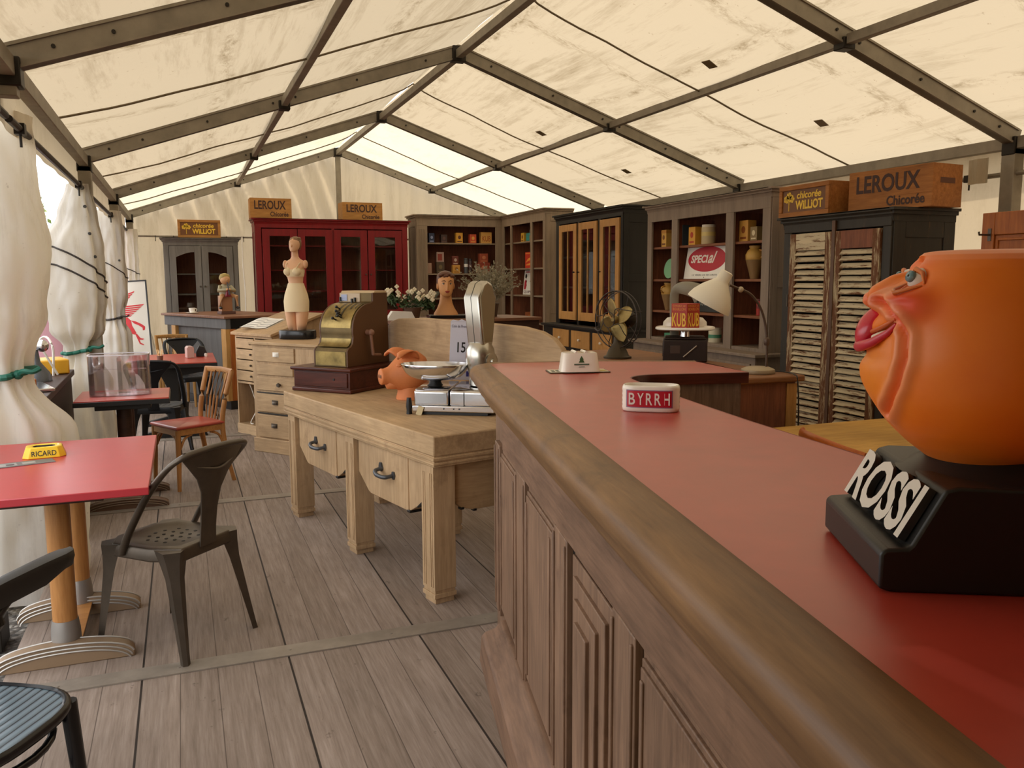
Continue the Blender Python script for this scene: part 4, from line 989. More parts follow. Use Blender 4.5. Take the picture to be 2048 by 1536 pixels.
# ---------------------------------------------------------------- wooden bistro chairs
def wood_chair(loc, rz, m, mx, seatm, label, k=1.0):
    r = thing('wooden_chair', label, 'chair', loc, rz, 'wooden bistro chairs')
    MB().mat(seatm).loft([[(x*s_, y*s_, z) for x, y in ((-.20,-.20),(.20,-.20),(.175,.19),(-.175,.19))] for s_, z in ((.97,.445),(1.0,.45),(1.0,.462),(.95,.468),(.02,.470))]).build('seat', r, bevel=.006)
    MB().mat(mx).box(-.185,-.19,.40,.185,-.17,.446).box(-.16,.165,.40,.16,.185,.446).prism([(-.19,-.19),(-.17,-.19),(-.145,.18),(-.165,.18)], 'z', .40, .446).prism([(.19,-.19),(.17,-.19),(.145,.18),(.165,.18)], 'z', .40, .446).build('seat_frame', r, bevel=.003)
    for s in (-1, 1):
        MB().mat(m).tube([(s*.172,-.178,.44),(s*.172,-.180,.25),(s*.176,-.19,0)], [.020,.018,.014], 12).build('leg', r, smooth=50)
        MB().mat(m).tube(bez([(s*.160,.255,0),(s*.155,.205,.22),(s*.155,.182,.44),(s*.165,.205,.62),(s*.175,.265,.83)], 5), [.015]*4+[.019]*17, 10).build('back_post', r, smooth=50)
        for pts in ([(s*.16,-.172,.30),(s*.13,-.172,.375),(s*.075,-.172,.398)], [(s*.17,-.165,.30),(s*.168,-.125,.375),(s*.165,-.07,.398)], [(s*.152,.19,.27),(s*.152,.15,.365),(s*.157,.08,.398)]):
            MB().mat(m).tube(bez(pts, 6), .0095, 8).build('brace', r, smooth=60)
    MB().mat(mx).tube([(-.19,.262,.825),(0,.285,.83),(.19,.262,.825)], .022, 8, ab=(.55,1.0)).build('top_rail', r, smooth=40)
    for i in range(5):
        x = -.10+.05*i; MB().mat(m).tube([(x*.8,.182,.445),(x,.215,.64),(x*1.12,.272,.82)], .0075, 8).build('spindle', r, smooth=60)
    return r
wood_chair((.005, 6.585, 0), math.radians(-62), 'honey', 'honeyx', 'red_lam', 'honey beech spindle back chair with red seat beside the square table')
wood_chair((-.10, 10.80, 0), math.radians(8), 'ochrez', 'ochrez', 'ochrez', 'pale yellow wooden chair behind the far red table')
# ---------------------------------------------------------------- black chairs bottom left
bw = thing('bentwood_chair', 'black bentwood chair with ribbed seat in the bottom left corner', 'chair', (-.545, 2.235, 0), math.radians(150))
def roundsq(a, b, p, n=48): return oval(a, b, n, p)
MB().mat('blackgloss').loft([[(x*s_, y*s_, z) for x, y in roundsq(.215,.215,3.0)] for s_, z in ((.86,.425),(.97,.428),(1.0,.44),(.99,.452),(.95,.457),(.915,.452))], cap=False).build('seat_ring', bw, smooth=60, recalc=False)
t = NT('ribbed_seat'); wv = t.n('ShaderNodeTexWave'); wv.wave_type = 'BANDS'; wv.bands_direction = 'X'; wv.inputs['Scale'].default_value = 13; wv.inputs['Distortion'].default_value = .6; t.l(t.coords((1,1,1)), wv.inputs[0])
t.bsdf(t.ramp(wv.outputs[1], [(.0, lin('0c0e12')), (.12, lin('56646e')), (1, lin('6c7c86'))]), .3, bump=wv.outputs[1], bstr=.3, bdist=.003)  # black seat; its bluish sky sheen is put into the rib colour
MB().mat(t.m).loft([[(x*s_, y*s_, z) for x, y in roundsq(.215,.215,3.0)] for s_, z in ((.925,.450),(.6,.449),(.3,.448),(.01,.447))], cap=False).build('seat_panel', bw, smooth=60, recalc=False)
for sx_, y in ((-1,-.165),(1,-.165),(-1,.165),(1,.165)):
    MB().mat('blackgloss').tube([(sx_*.165,y,.44),(sx_*.175,y*1.05,.25),(sx_*.20,y*1.25,0)], [.021,.019,.014], 12).build('leg', bw, smooth=60)
MB().mat('blackgloss').tube([(.13*math.cos(a)*1.15, .13*math.sin(a)*1.15, .22) for a in [2*PI*i/28 for i in range(28)]], .010, 8, closed=True).tube([(.155*math.cos(a)*1.25, .155*math.sin(a)*1.25, .385) for a in [2*PI*i/28 for i in range(28)]], .010, 8, closed=True).build('leg_ring', bw, smooth=60)
MB().mat('blackgloss').tube(bez([(-.165,.17,.42),(-.18,.21,.6),(-.17,.26,.8),(-.09,.285,.9),(0,.29,.92),(.09,.285,.9),(.17,.26,.8),(.18,.21,.6),(.165,.17,.42)], 6), .015, 10).build('back_hoop', bw, smooth=60)
MB().mat('blackgloss').tube(bez([(-.08,.18,.44),(-.09,.22,.62),(0,.262,.78),(.09,.22,.62),(.08,.18,.44)], 6), .011, 10).build('inner_hoop', bw, smooth=60)
am = thing('armchair', 'black wooden armchair mostly outside the left edge, its armrest reaching to the crimson table', 'chair', (-.858, 2.610, 0), math.radians(152))
MB().mat('black').loft([[(x*s_, y*s_, z) for x, y in roundsq(.25,.22,3.0)] for s_, z in ((.9,.42),(1.0,.43),(1.0,.45),(.9,.46),(.02,.455))]).build('seat', am, smooth=50)
for sx_ in (-1, 1):
    MB().mat('black').tube([(sx_*.23,-.17,-.0),(sx_*.23,-.17,.45),(sx_*.300,-.15,.56),(sx_*.300,-.14,.655)], [.018,.022,.022,.022], 12).build('leg', am, smooth=60)
    MB().mat('black').tube([(sx_*.21,.21,-.0),(sx_*.21,.19,.45),(sx_*.22,.26,.86)], [.016,.022,.018], 12).build('back_post', am, smooth=60)
    ar_ = []
    for (y, w_, z) in ((.235,.022,.65),(.15,.026,.655),(0,.028,.66),(-.18,.030,.665),(-.32,.033,.668),(-.40,.036,.668),(-.435,.030,.668),(-.455,.014,.668)):
        cx_ = sx_*(.300+(.0 if y > -.1 else .02*(-.1-y)/.35)); hh = .062 if y > -.40 else .04
        ar_.append([(cx_-w_, y, z-hh*.2), (cx_-w_*.8, y, z+.008), (cx_, y, z+.013), (cx_+w_*.8, y, z+.008), (cx_+w_, y, z-hh*.2), (cx_+w_*.6, y, z-hh), (cx_-w_*.6, y, z-hh)])
    MB().mat('black').loft(ar_).tube(bez([(sx_*.300,-.14,.57),(sx_*.30,-.21,.61),(sx_*.305,-.30,.635)], 6), .014, 8).build('armrest', am, smooth=50)
MB().mat('black').tube([(-.22,.255,.84),(0,.28,.86),(.22,.255,.84)], .03, 8, ab=(.5,1)).build('top_rail', am, smooth=50)
# ---------------------------------------------------------------- enamel sign with the red winged horse
sg = thing('enamel_sign', 'tall white enamel sign with red winged horse leaning by the curtains on the left', 'sign', (-.335, 10.46, .02), math.radians(-10))
TS = math.radians(-9)
S = MB().mat('enamel').box(-.36,0,.0,.0,.012,1.50).mat('3a3c40').box(-.372,-.004,-.006,-.358,.016,1.51).box(-.002,-.004,-.006,.012,.016,1.51).box(-.372,-.004,1.498,.012,.016,1.514).box(-.372,-.004,-.012,.012,.016,.002)
so = S.build('panel', sg, rot=(TS,math.radians(-3.5),0))
hs = MB().mat('d8343c')
def shp(pts): hs.prism([((x+.06)*.80-.03, 1.39-(1.345-z)*.62) for x, z in pts], 'y', -.0022, .001)
for i in range(5): shp([(-.36,1.27-.045*i),(-.18-.03*i,1.345-.045*i),(-.19-.03*i,1.318-.045*i),(-.36,1.245-.045*i)])
for i in range(6): shp([(-.36,1.075-.038*i+.0),(-.06-.035*i,1.09-.038*i),(-.085-.035*i,1.066-.038*i),(-.36,1.05-.038*i)])
shp([(-.36,.86),(-.30,.86),(-.26,.80),(-.25,.70),(-.22,.62),(-.20,.56),(-.225,.53),(-.28,.56),(-.33,.64),(-.36,.68)])
shp([(-.26,.80),(-.20,.78),(-.12,.72),(-.075,.67),(-.08,.61),(-.11,.60),(-.11,.65),(-.16,.70),(-.22,.74)])
shp([(-.22,.55),(-.195,.545),(-.15,.46),(-.10,.44),(-.12,.425),(-.165,.43),(-.155,.375),(-.11,.335),(-.115,.322),(-.165,.35),(-.185,.42)])
hs.build('winged_horse', so)
# ---------------------------------------------------------------- cabinets along the back and right sides
RW = -PI/2        # local -Y looks to world -X
def cornice(root, W, D, z, m, o=.05, h=.07):
    MB().mat(m).prism([(.0,z-h),(-.010,z-h),(-.014,z-h*.7),(-o*.6,z-h*.35),(-o*.95,z-h*.2),(-o,z-h*.1),(-o,z),(D+.0,z),(D,z-h)], 'x', -o*.0-.012, W+.012).box(-o,-o,z-h*.22,W+o,D,z).box(-o*.6,-o*.6,z-h*.5,W+o*.6,D,z-h*.2).build('cornice', root, bevel=.003)
def shell(root, W, D, z0, z1, m, mi, stiles, frieze, name='carcass', base=0):
    """side walls, back, face frame; stiles = list of (x0,x1)"""
    b = MB().mat(m).box(0,.0,z0,.025,D,z1).box(W-.025,0,z0,W,D,z1).box(0,0,z1-.02,W,D,z1).box(.025,0,z0,W-.025,D,z0+.03)
    b.box(0,-.012,frieze,W,.012,z1)
    for a, c in stiles: b.box(a,-.012,z0,c,.012,frieze+.001)
    # framed end panels
    for xx in (-.008, W): b.box(xx,.0,z0,xx+.008,.07,z1).box(xx,D-.07,z0,xx+.008,D,z1).box(xx,.07,z1-.12,xx+.008,D-.07,z1).box(xx,.07,z0+(z1-z0)*.42,xx+.008,D-.07,z0+(z1-z0)*.42+.09)
    o = b.build(name, root, bevel=.003)
    MB().mat(mi).box(.025,D-.02,z0+.03,W-.025,D-.004,z1-.02).box(.0255,.012,z0+.03,.03,D-.02,z1-.02).box(W-.03,.012,z0+.03,W-.0255,D-.02,z1-.02).build('back_panel', root)
    return o
def shelf(root, x0, x1, z, D, m, t=.022, y0=.02):
    MB().mat(m).box(x0, y0, z-t, x1, D-.02, z).build('shelf', root, bevel=.002)
def glass_door(root, x0, x1, z0, z1, fw, m, mull=None, rows=(), arch=0, hinge=None, knob=None, y=-.03):
    b = MB().mat(m)
    b.box(x0,y,z0,x0+fw,y+.024,z1).box(x1-fw,y,z0,x1,y+.024,z1).box(x0+fw,y,z0,x1-fw,y+.024,z0+fw*1.2)
    xa, xb = x0+fw, x1-fw
    if arch:
        side_hi = arch < 0; n_ = 12; a_ = abs(arch); pts = [(xa, z1), (xa, z1-fw-(a_ if not side_hi else 0))]
        for i in range(n_+1):
            q = i/n_; k = math.sin(PI/2*q) if not side_hi else math.cos(PI/2*q)
            pts.append((xa+(xb-xa)*q, z1-fw-a_+a_*k))
        pts += [(xb, z1)]; b.prism(pts, 'y', y, y+.024)
    else: b.box(xa,y,z1-fw,xb,y+.024,z1)
    if mull:
        for q in mull: b.box(xa+(xb-xa)*q-.010, y+.002, z0+fw, xa+(xb-xa)*q+.010, y+.022, z1-fw)
    do = b.build('door', root, bevel=.003)
    MB().mat('glass').box(xa-.004,y+.009,z0+fw,xb+.004,y+.012,z1-fw*.9).build('glass_pane', do)
    if knob: MB().mat(knob[1]).lathe([(.006,0),(.006,.012),(.013,.018),(.009,.03)], 12).build('knob', do, loc=(knob[0], y, (z0+z1)/2), rot=(PI/2,0,0), smooth=50)
    return do
# --- slate grey cupboard, far left
ar = thing('glazed_cupboard', 'slate grey two-door cupboard with arched glass doors at the far left', 'cupboard', (-.19, 12.58, 0), 0)
shell(ar, .96, .46, .0, 2.04, 'greyd', 'redbrown', [(0,.06),(.46,.50),(.90,.96)], 1.98)
cornice(ar, .96, .46, 2.09, 'greyd', .05, .09)
for s, (a, c) in enumerate(((.065,.475),(.485,.895))): glass_door(ar, a, c, .86, 1.975, .085, 'greyd', arch=.07*(1 if s == 0 else -1), knob=((.45 if s == 0 else .51), 'gun'))
MB().mat('greyd').box(.06,-.012,.05,.90,.012,.85).box(.10,-.022,.12,.45,-.01,.78).box(.51,-.022,.12,.86,-.01,.78).build('lower_doors', ar, bevel=.004)
for z in (.98, 1.32, 1.60): shelf(ar, .03, .93, z, .46, 'greyd')
# --- red bookcase
rb = thing('glazed_bookcase', 'large red bookcase with four glazed doors against the back wall', 'bookcase', (1.02, 12.55, 0), 0)
shell(rb, 2.20, .46, .0, 2.30, 'redp', 'redbrown', [(0,.08),(2.12,2.20),(1.07,1.11)], 2.24)
cornice(rb, 2.20, .46, 2.375, 'redp', .05, .10)
for i, (a, c) in enumerate(((.09,.575),(.585,1.075),(1.10,1.585),(1.60,2.11))): glass_door(rb, a, c, .93, 2.225, .10, 'redp', knob=((c-.03 if i % 2 == 0 else a+.03), 'gun'))
MB().mat('redp').box(.08,-.012,.03,2.12,.012,.92).box(.14,-.022,.12,1.02,-.01,.82).box(1.16,-.022,.12,2.06,-.01,.82).build('lower_doors', rb, bevel=.004)
for z in (1.02, 1.35, 1.65, 2.0): shelf(rb, .03, 2.17, z, .46, 'redp')
# --- grey corner bookcases
b1 = thing('open_bookcase', 'grey open bookcase with fluted pilaster in the back corner, between red bookcase and the side shelves', 'bookcase', (3.38, 12.60, 0), 0, 'grey open bookcases')
b1['label'] = 'grey open bookcase with fluted pilasters against the back wall, right of the red bookcase'
shell(b1, 1.39, .46, .0, 2.42, 'greyp2', 'redbrown', [(0,.17),(1.28,1.39)], 2.31)
cornice(b1, 1.39, .46, 2.48, 'greyp2', .06, .09)
b = MB().mat('greyp2')
for x in (.03,.055,.08,.105,.13): b.box(x,-.020,.9,x+.012,-.010,2.26)
b.build('flutes', b1, bevel=.003)
for z in (.86, 1.21, 1.59, 2.06): shelf(b1, .04, 1.34, z, .46, 'greyp2')
MB().mat('greyp2').box(.0,-.04,0,1.375,.012,.83).box(.0,-.06,.80,1.375,.02,.835).build('base', b1, bevel=.004)
b2 = thing('open_bookcase', 'grey open bookcase with three bays on the right side, beside the black cabinet', 'bookcase', (4.775, 12.62, 0), RW, 'grey open bookcases')
shell(b2, 1.74, .42, .0, 2.42, 'greyp2', 'redbrown', [(0,.12),(.40,.46),(1.20,1.27),(1.66,1.74)], 2.31)
cornice(b2, 1.74, .42, 2.48, 'greyp2', .05, .08)
for z in (.86, 1.26, 1.66, 2.055): shelf(b2, .03, 1.71, z, .42, 'greyp2')
for x in (.42, 1.225): MB().mat('redbrown').box(x,.01,.03,x+.02,.40,2.31).build('divider', b2)
# --- black cabinet with natural doors
kc = thing('dresser', 'black dresser with three natural wood glazed doors and small drawers', 'dresser', (4.60, 10.12, 0), RW)
shell(kc, 1.78, .56, .90, 2.24, 'blackp', 'redbrown', [(0,.12),(.635,.69),(1.19,1.255),(1.735,1.78)], 2.19)
cornice(kc, 1.78, .56, 2.31, 'blackp', .05, .09)
for i, (a, c) in enumerate(((.125,.63),(.695,1.185),(1.26,1.73))): glass_door(kc, a, c, .985, 2.175, .085, 'natdoor', mull=(.5,), knob=((c-.03 if i == 0 else a+.03), 'blackm'))
for z in (1.40, 1.78): shelf(kc, .03, 1.75, z, .56, 'greyp')
MB().mat('blackp').box(-.04,-.17,0,1.90,.54,.90).box(-.07,-.20,.90,1.95,.54,.93).build('base', kc, bevel=.005)
for a, c in ((.33-.05,.80-.05),(.82,1.32),(1.40,1.86)):
    d = MB().mat('natdoor').box(a,-.185,.665,c,-.165,.875).build('drawer', kc, bevel=.004)
    MB().mat('enamel').lathe([(.006,0),(.006,.01),(.016,.018),(.012,.03)], 14).build('knob', d, loc=((a+c)/2,-.185,.77), rot=(PI/2,0,0), smooth=50)
for a, c in ((-.02,.60),(.63,1.24),(1.27,1.88)): MB().mat('natdoor').box(a,-.185,.06,c,-.165,.62).build('lower_door', kc, bevel=.004)
# --- big grey bookcase
b3 = thing('open_bookcase', 'wide grey bookcase with tins, jars and red oval sign behind the desk lamp', 'bookcase', (4.47, 7.58, 0), RW, 'grey open bookcases')
shell(b3, 1.93, .46, .88, 2.16, 'greyp', 'redbrown', [(0,.08),(.455,.555),(1.33,1.44),(1.83,1.93)], 2.06)
cornice(b3, 1.93, .46, 2.225, 'greyp', .05, .08)
for a, c in ((.03,.50),(.51,1.38),(1.39,1.90)):
    for z in (1.18, 1.49, 1.81): shelf(b3, a, c, z, .46, 'shelfw')
for x in (.495, 1.375): MB().mat('redbrown').box(x,.012,.90,x+.02,.44,2.06).build('divider', b3)
MB().mat('greyp').box(-.02,-.15,0,1.97,.46,.855).box(-.06,-.19,.855,2.02,.46,.882).build('base', b3, bevel=.004)
for a, c in ((.05,.62),(.68,1.26),(1.32,1.92)):
    d = MB().mat('greyp').box(a,-.165,.10,c,-.148,.80).box(a+.06,-.172,.16,c-.06,-.16,.74).build('lower_door', b3, bevel=.004)
# --- wardrobe with shutter doors
wd = thing('wardrobe', 'dark green-black wardrobe with peeling white shutter doors on the right', 'wardrobe', (4.37, 5.35, 0), RW)
b = MB().mat('wardp').box(0,0,.06,.03,.54,1.89).box(1.03,0,.06,1.06,.54,1.89).box(0,.50,.06,1.06,.54,1.89).box(0,0,.06,1.06,.54,.10).box(0,0,1.84,1.06,.54,1.90).box(.001,-.015,.10,.085,.03,1.835).box(.985,-.015,.10,1.059,.03,1.835).box(.002,-.016,1.835,1.058,.03,1.9).box(-.002,-.02,0,1.062,.03,.099)
b.box(1.06,.0,.06,1.068,.10,1.88).box(1.06,.44,.06,1.068,.54,1.88).box(1.06,.1,1.76,1.068,.44,1.88).box(1.06,.1,.06,1.068,.44,.2).box(1.06,.1,.9,1.068,.44,1.0)
b.build('carcass', wd, bevel=.004)
cornice(wd, 1.06, .54, 1.955, 'wardp', .05, .09)
for i, (a, c) in enumerate(((.09,.53),(.555,.98))):
    f = MB().mat('chippyz').box(a,-.03,.11,a+.065,.0,1.825).box(c-.065,-.03,.11,c,.0,1.825)
    f.mat('chippy' if i == 0 else 'redbrown').box(a+.065,-.03,1.70,c-.065,.0,1.825).box(a+.065,-.03,.11,c-.065,.0,.21)
    if i == 1: f.mat('5a3c24').box(a-.02,-.036,.11,a+.012,-.02,1.90)
    fo = f.build('shutter_door', wd, bevel=.002)
    s = MB().mat('chippy'); z = .225; rnd = random.Random(5+i)
    while z < 1.69:
        w_ = rnd.uniform(-.003,.003); s.prism([(-.036,z-.002+w_),(-.030,z-.008+w_),(-.004,z+.022+w_),(-.010,z+.028+w_)], 'x', a+.06, c-.06); z += .0465
    s.build('slats', fo)
    MB().mat('gun').box(0,-.035,0,.012,-.02,.09).build('hinge', fo, loc=((a-.014 if i == 0 else c+.0), 0, 1.28))
# --- orange wardrobe at the right edge
ow = thing('wardrobe', 'orange-brown wooden wardrobe with key in its door at the right edge', 'wardrobe', (4.60, 3.82, 0), RW)
MB().mat('orangew').box(0,.02,0,1.25,.55,1.87).build('carcass', ow, bevel=.006)
d = MB().mat('orangew').box(0,0,.05,.085,.03,1.885).box(1.1,0,.05,1.19,.03,1.885).box(.085,0,1.75,1.1,.03,1.885).box(.085,0,.05,1.1,.03,.18).box(.085,.012,.18,1.1,.03,1.75)
d.box(.10,.002,.20,.112,.03,1.72).box(.10,.002,1.715,1.09,.03,1.73)
do = d.build('door', ow, bevel=.004)
MB().mat('gun').box(.045,-.004,1.715,.068,.004,1.79).tube([(.056,-.004,1.752),(.054,-.085,1.752),(.054,-.088,1.77)], .006, 8).build('key', do)
# ---------------------------------------------------------------- wooden crates on top of the furniture
def crate(loc, rz, W, D, H, m, label, txt, style):
    r = thing('wooden_crate', label, 'crate', loc, rz, 'lettered wooden crates on the furniture')
    b = MB().mat(m); t_ = .014
    b.box(0,0,0,W,t_,H).box(0,D-t_,0,W,D,H).box(0,t_,0,t_,D-t_,H).box(W-t_,t_,0,W,D-t_,H).box(t_,t_,0,W-t_,D-t_,t_)
    if style == 'leroux': b.box(.0,-.001,H*.33,W,.0,H*.335).box(t_,t_,H-.012,W-t_,D-t_,H-.002)
    b.build('box', r, bevel=.002)
    if style == 'leroux':
        lettering('LEROUX', 'inkdk', r, (W*.10,-.0006,H*.44), FRONT, W*.76, H*.44, .0015, .024)
        lettering('Chicorée', 'inkdk', r, (W*.48,-.0006,H*.09), FRONT, W*.44, H*.24, .0015, .024)
        MB().mat('5a3016').box(W,.25*D,H*.55,W+.001,.75*D,H*.68).build('hand_hole', r)
    else:
        f = .035; fr = MB().mat(m).box(0,-.014,0,W,0,f).box(0,-.014,H-f,W,0,H).box(0,-.014,f,f,0,H-f).box(W-f,-.014,f,W,0,H-f).build('front_frame', r, bevel=.003)
        MB().mat('signbr').box(f,-.004,f,W-f,-.0005,H-f).build('sign_panel', r)
        lettering('chicorée', 'yellowt', r, (W*.36,-.0045,H*.56), FRONT, W*.48, H*.23, .0012, .022, .15)
        lettering('WiLLiOT', 'yellowt', r, (W*.335,-.0045,H*.22), FRONT, W*.54, H*.29, .0012, .035)
        fl = MB().mat('yellowt')
        for k in range(3):
            ox, oz = W*(.145+.055*k), H*(.58+.10*(k % 2))
            for j in range(5): fl.lathe([(.0135,0),(.0135,.001)], 8).xf(fl.mark()-16, Matrix.Translation((ox+.017*math.cos(j*1.26), -.0045, oz+.017*math.sin(j*1.26))) @ Matrix.Rotation(PI/2, 4, 'X'))
        fl.tube([(W*.20,-.005,H*.55),(W*.20,-.005,H*.2)], .004, 6); fl.build('flower_motif', r)
    return r
crate((.0, 12.62, 2.091), 0, .56, .30, .245, 'crate', 'framed wooden crate with yellow lettering on the slate grey cupboard', '', 'w')
crate((.965, 12.56, 2.376), 0, .57, .30, .28, 'crate', 'stencilled wooden crate on the left end of the red bookcase', '', 'leroux')
crate((2.27, 12.60, 2.376), .04, .60, .30, .26, 'crate', 'stencilled wooden crate on the right end of the red bookcase', '', 'leroux')
crate((4.365, 5.42, 1.956), RW, .54, .32, .235, 'crated', 'dark framed crate with yellow lettering on the shutter wardrobe', '', 'w')
crate((4.46, 4.80, 1.956), RW+.12, .655, .30, .275, 'crated', 'large stencilled wooden crate on the right end of the shutter wardrobe', '', 'leroux')
# ---------------------------------------------------------------- things on the shelves
def tin(x, y, z, w, d, h, m, lab_, rz=0, mark='c83020', grp='tins and boxes on the shelves', band=None, shape='box', cat='tin'):
    r = thing('tin' if cat == 'tin' else cat.replace(' ', '_'), lab_, cat, (x, y, z+.001), rz, grp)
    if shape == 'box':
        MB().mat(m).box(-w/2,-d/2,0,w/2,d/2,h).build('can', r, bevel=.004)
        if mark: MB().mat(mark).prism([(.22*w*math.cos(2*PI*i/16), h*.56+.20*h*math.sin(2*PI*i/16)*min(1, w/h*1.3)) for i in range(16)], 'y', -d/2-.0012, -d/2+.001).box(-w*.34,-d/2-.001,h*.12,w*.34,-d/2,h*.22).build('emblem', r)
        if band: MB().mat(band).box(-w/2-.0006,-d/2-.0008,h*.80,w/2+.0006,d/2,h*.97).build('band', r)
    else:
        MB().mat(m).lathe([(w/2*.97,0),(w/2,.004),(w/2,h*.86),(w/2*.9,h*.87)], 24).build('can', r, smooth=50)
        MB().mat(band or 'cfc8b8').lathe([(w/2*.93,h*.86),(w/2*.95,h*.87),(w/2*.95,h*.99),(w/2*.9,h)], 24).build('lid', r, smooth=50)
        if mark: MB().mat(mark).lathe([(w/2+.0008,h*.42),(w/2+.0008,h*.62)], 24, cap=False).build('label_band', r, smooth=50)
    return r
Yb = 12.74
tin(3.65, Yb, 2.06, .09, .08, .15, '28304e', 'dark blue tin at the left of the top shelf, back bookcase', mark='8a94b8')
tin(3.85, Yb, 2.06, .10, .08, .13, '3c2622', 'brown tin second from left on the top shelf, back bookcase', mark='5a3a30')
tin(4.10, Yb, 2.06, .11, .08, .16, 'd89c34', 'yellow tin with dark emblem in the middle of the top shelf, back bookcase', mark='5a2a14')
tin(4.325, Yb, 2.06, .11, .08, .14, 'c8502c', 'orange-red tin on the top shelf of the back bookcase', mark='e0a048')
q = tin(4.545, Yb, 2.06, .18, .10, .175, 'cf9a4c', 'ochre stock cube box at the right of the top shelf, back bookcase', mark=None, cat='box')
lettering('KUB', 'a04a1c', q, (-.07,-.0505,.03), FRONT, .14, .085, .001, .01)
tin(3.61, Yb, 1.59, .07, .06, .16, 'b08c78', 'pale pink carton at the left of the second shelf, back bookcase', mark=None, cat='carton')
tin(3.785, Yb, 1.59, .13, .08, .18, '4a3a2a', 'dark tin under the small framed picture, back bookcase', mark='6a5a3a')
fr_ = thing('picture', 'small red and grey picture standing on the dark tin, back bookcase', 'picture', (3.785, Yb, 1.772), 0)
MB().mat('a08478').box(-.06,-.03,0,.06,-.015,.15).mat('8a3a2c').box(-.04,-.032,.02,.03,-.03,.12).build('card', fr_)
tin(4.045, Yb, 1.59, .12, .08, .13, 'c08a3c', 'ochre tin under the small brown tin, back bookcase', mark='8a5a24')
tin(4.03, Yb, 1.721, .10, .08, .14, '6a3024', 'small brown tin stacked on the ochre tin, back bookcase', mark='b8a090')
tin(4.215, Yb, 1.59, .065, .065, .24, '4c4e50', 'tall grey canister with white label, back bookcase', mark='e0dcd6', shape='cyl', band='3a3a3c')
tin(4.285, Yb, 1.59, .055, .055, .23, '3a2a2c', 'tall dark canister beside the grey one, back bookcase', mark='6a5058', shape='cyl', band='2a2224')
tin(4.50, Yb, 1.59, .20, .12, .17, '8a3a26', 'wide red-brown tin on the second shelf, back bookcase', mark='b86a4c')
tin(4.50, Yb, 1.761, .14, .10, .14, '96452c', 'smaller red tin stacked on the wide red-brown tin, back bookcase', mark='b8704c')
q = thing('bowl', 'pale green-grey bowl behind the mannequin bust, back bookcase', 'bowl', (3.68, Yb, 1.211), 0)
MB().mat('8a948c').lathe([(.04,0),(.08,.05),(.095,.10),(.09,.10),(.07,.05),(.01,.015)], 24, cap=False).build('bowl', q, smooth=60)
# side bookcase
Xb = 4.93
def sd(y, z, w, h, m, lab_, **k): return tin(Xb, y, z, w, .09, h, m, lab_, RW, **k)
sd(12.02, 2.055, .12, .14, 'd8a83c', 'yellow tin on the top shelf of the three bay bookcase', mark='7a3a14')
q = thing('telephone', 'teal and dark toy-like object on the top shelf of the three bay bookcase', 'ornament', (Xb, 11.78, 2.056), RW)
q['label'] = 'teal ornament with dark round top on the top shelf of the three bay bookcase'; q.name = 'ornament'
MB().mat('3a8a84').box(-.10,-.05,0,.06,.05,.13).build('body', q, bevel=.02); MB().mat('26262c').ball((.06,0,.15), (.08,.05,.05), 14, 8).build('top', q, smooth=60); MB().mat('8a6a34').box(.05,-.05,0,.20,.05,.09).build('side_block', q, bevel=.006)
sd(11.12, 2.055, .09, .20, 'e0b878', 'pale orange bottle-shaped tin in the right bay, top shelf, three bay bookcase', mark='c07a34')
sd(12.32, 1.66, .13, .22, 'a8926c', 'beige box in the left bay of the three bay bookcase', mark='b8a684', cat='box')
q = sd(11.70, 1.66, .42, .24, 'c23824', 'red and yellow box in the middle bay of the three bay bookcase', mark=None, cat='box')
MB().mat('e0903c').prism([(-.19,.08),(.19,.16),(.19,.20),(-.10,.14)], 'y', -.047, -.045).prism([(-.19,.04),(.19,.05),(.19,.10),(-.15,.06)], 'y', -.047, -.045).box(-.19,-.0468,.21,.19,-.045,.225).build('printed_rays', q)
sd(11.18, 1.66, .13, .16, 'd8a03a', 'yellow tin in the right bay, middle shelf, three bay bookcase', mark='6a2e12')
q = thing('tin_sign', 'white tin sign with red and black drawing in the three bay bookcase', 'sign', (4.90, 12.05, 1.262), RW)
q.rotation_euler[0] = -.10
MB().mat('enamel').box(0,0,0,.46,.008,.37).build('plate', q, bevel=.012)
b = MB().mat('b02838').prism([(.03,.08),(.10,.08),(.13,.14),(.09,.24),(.04,.20)], 'y', -.0015, .0).box(.06,-.0015,.335,.42,0,.352).mat('1c1a1c').prism([(.05,.26),(.09,.24),(.12,.28),(.09,.32),(.05,.30)], 'y', -.0015, 0).prism([(.24,.20),(.34,.16),(.38,.12),(.33,.19),(.27,.23)], 'y', -.0015, 0).prism([(.10,.22),(.13,.21),(.12,.18)], 'y', -.0015, 0)
b.build('drawing', q); lettering('QUIPQU', '5a2a3c', q, (.04,-.0005,.02), FRONT, .40, .045, .0012, .01)
q = sd(11.72, .86, .40, .14, '8a4a26', 'low orange-brown crate on the bottom shelf of the three bay bookcase', mark='a8622e', cat='crate')
sd(11.10, 1.26, .10, .15, 'c8a0a4', 'pink card in the right bay of the three bay bookcase', mark=None, cat='card')
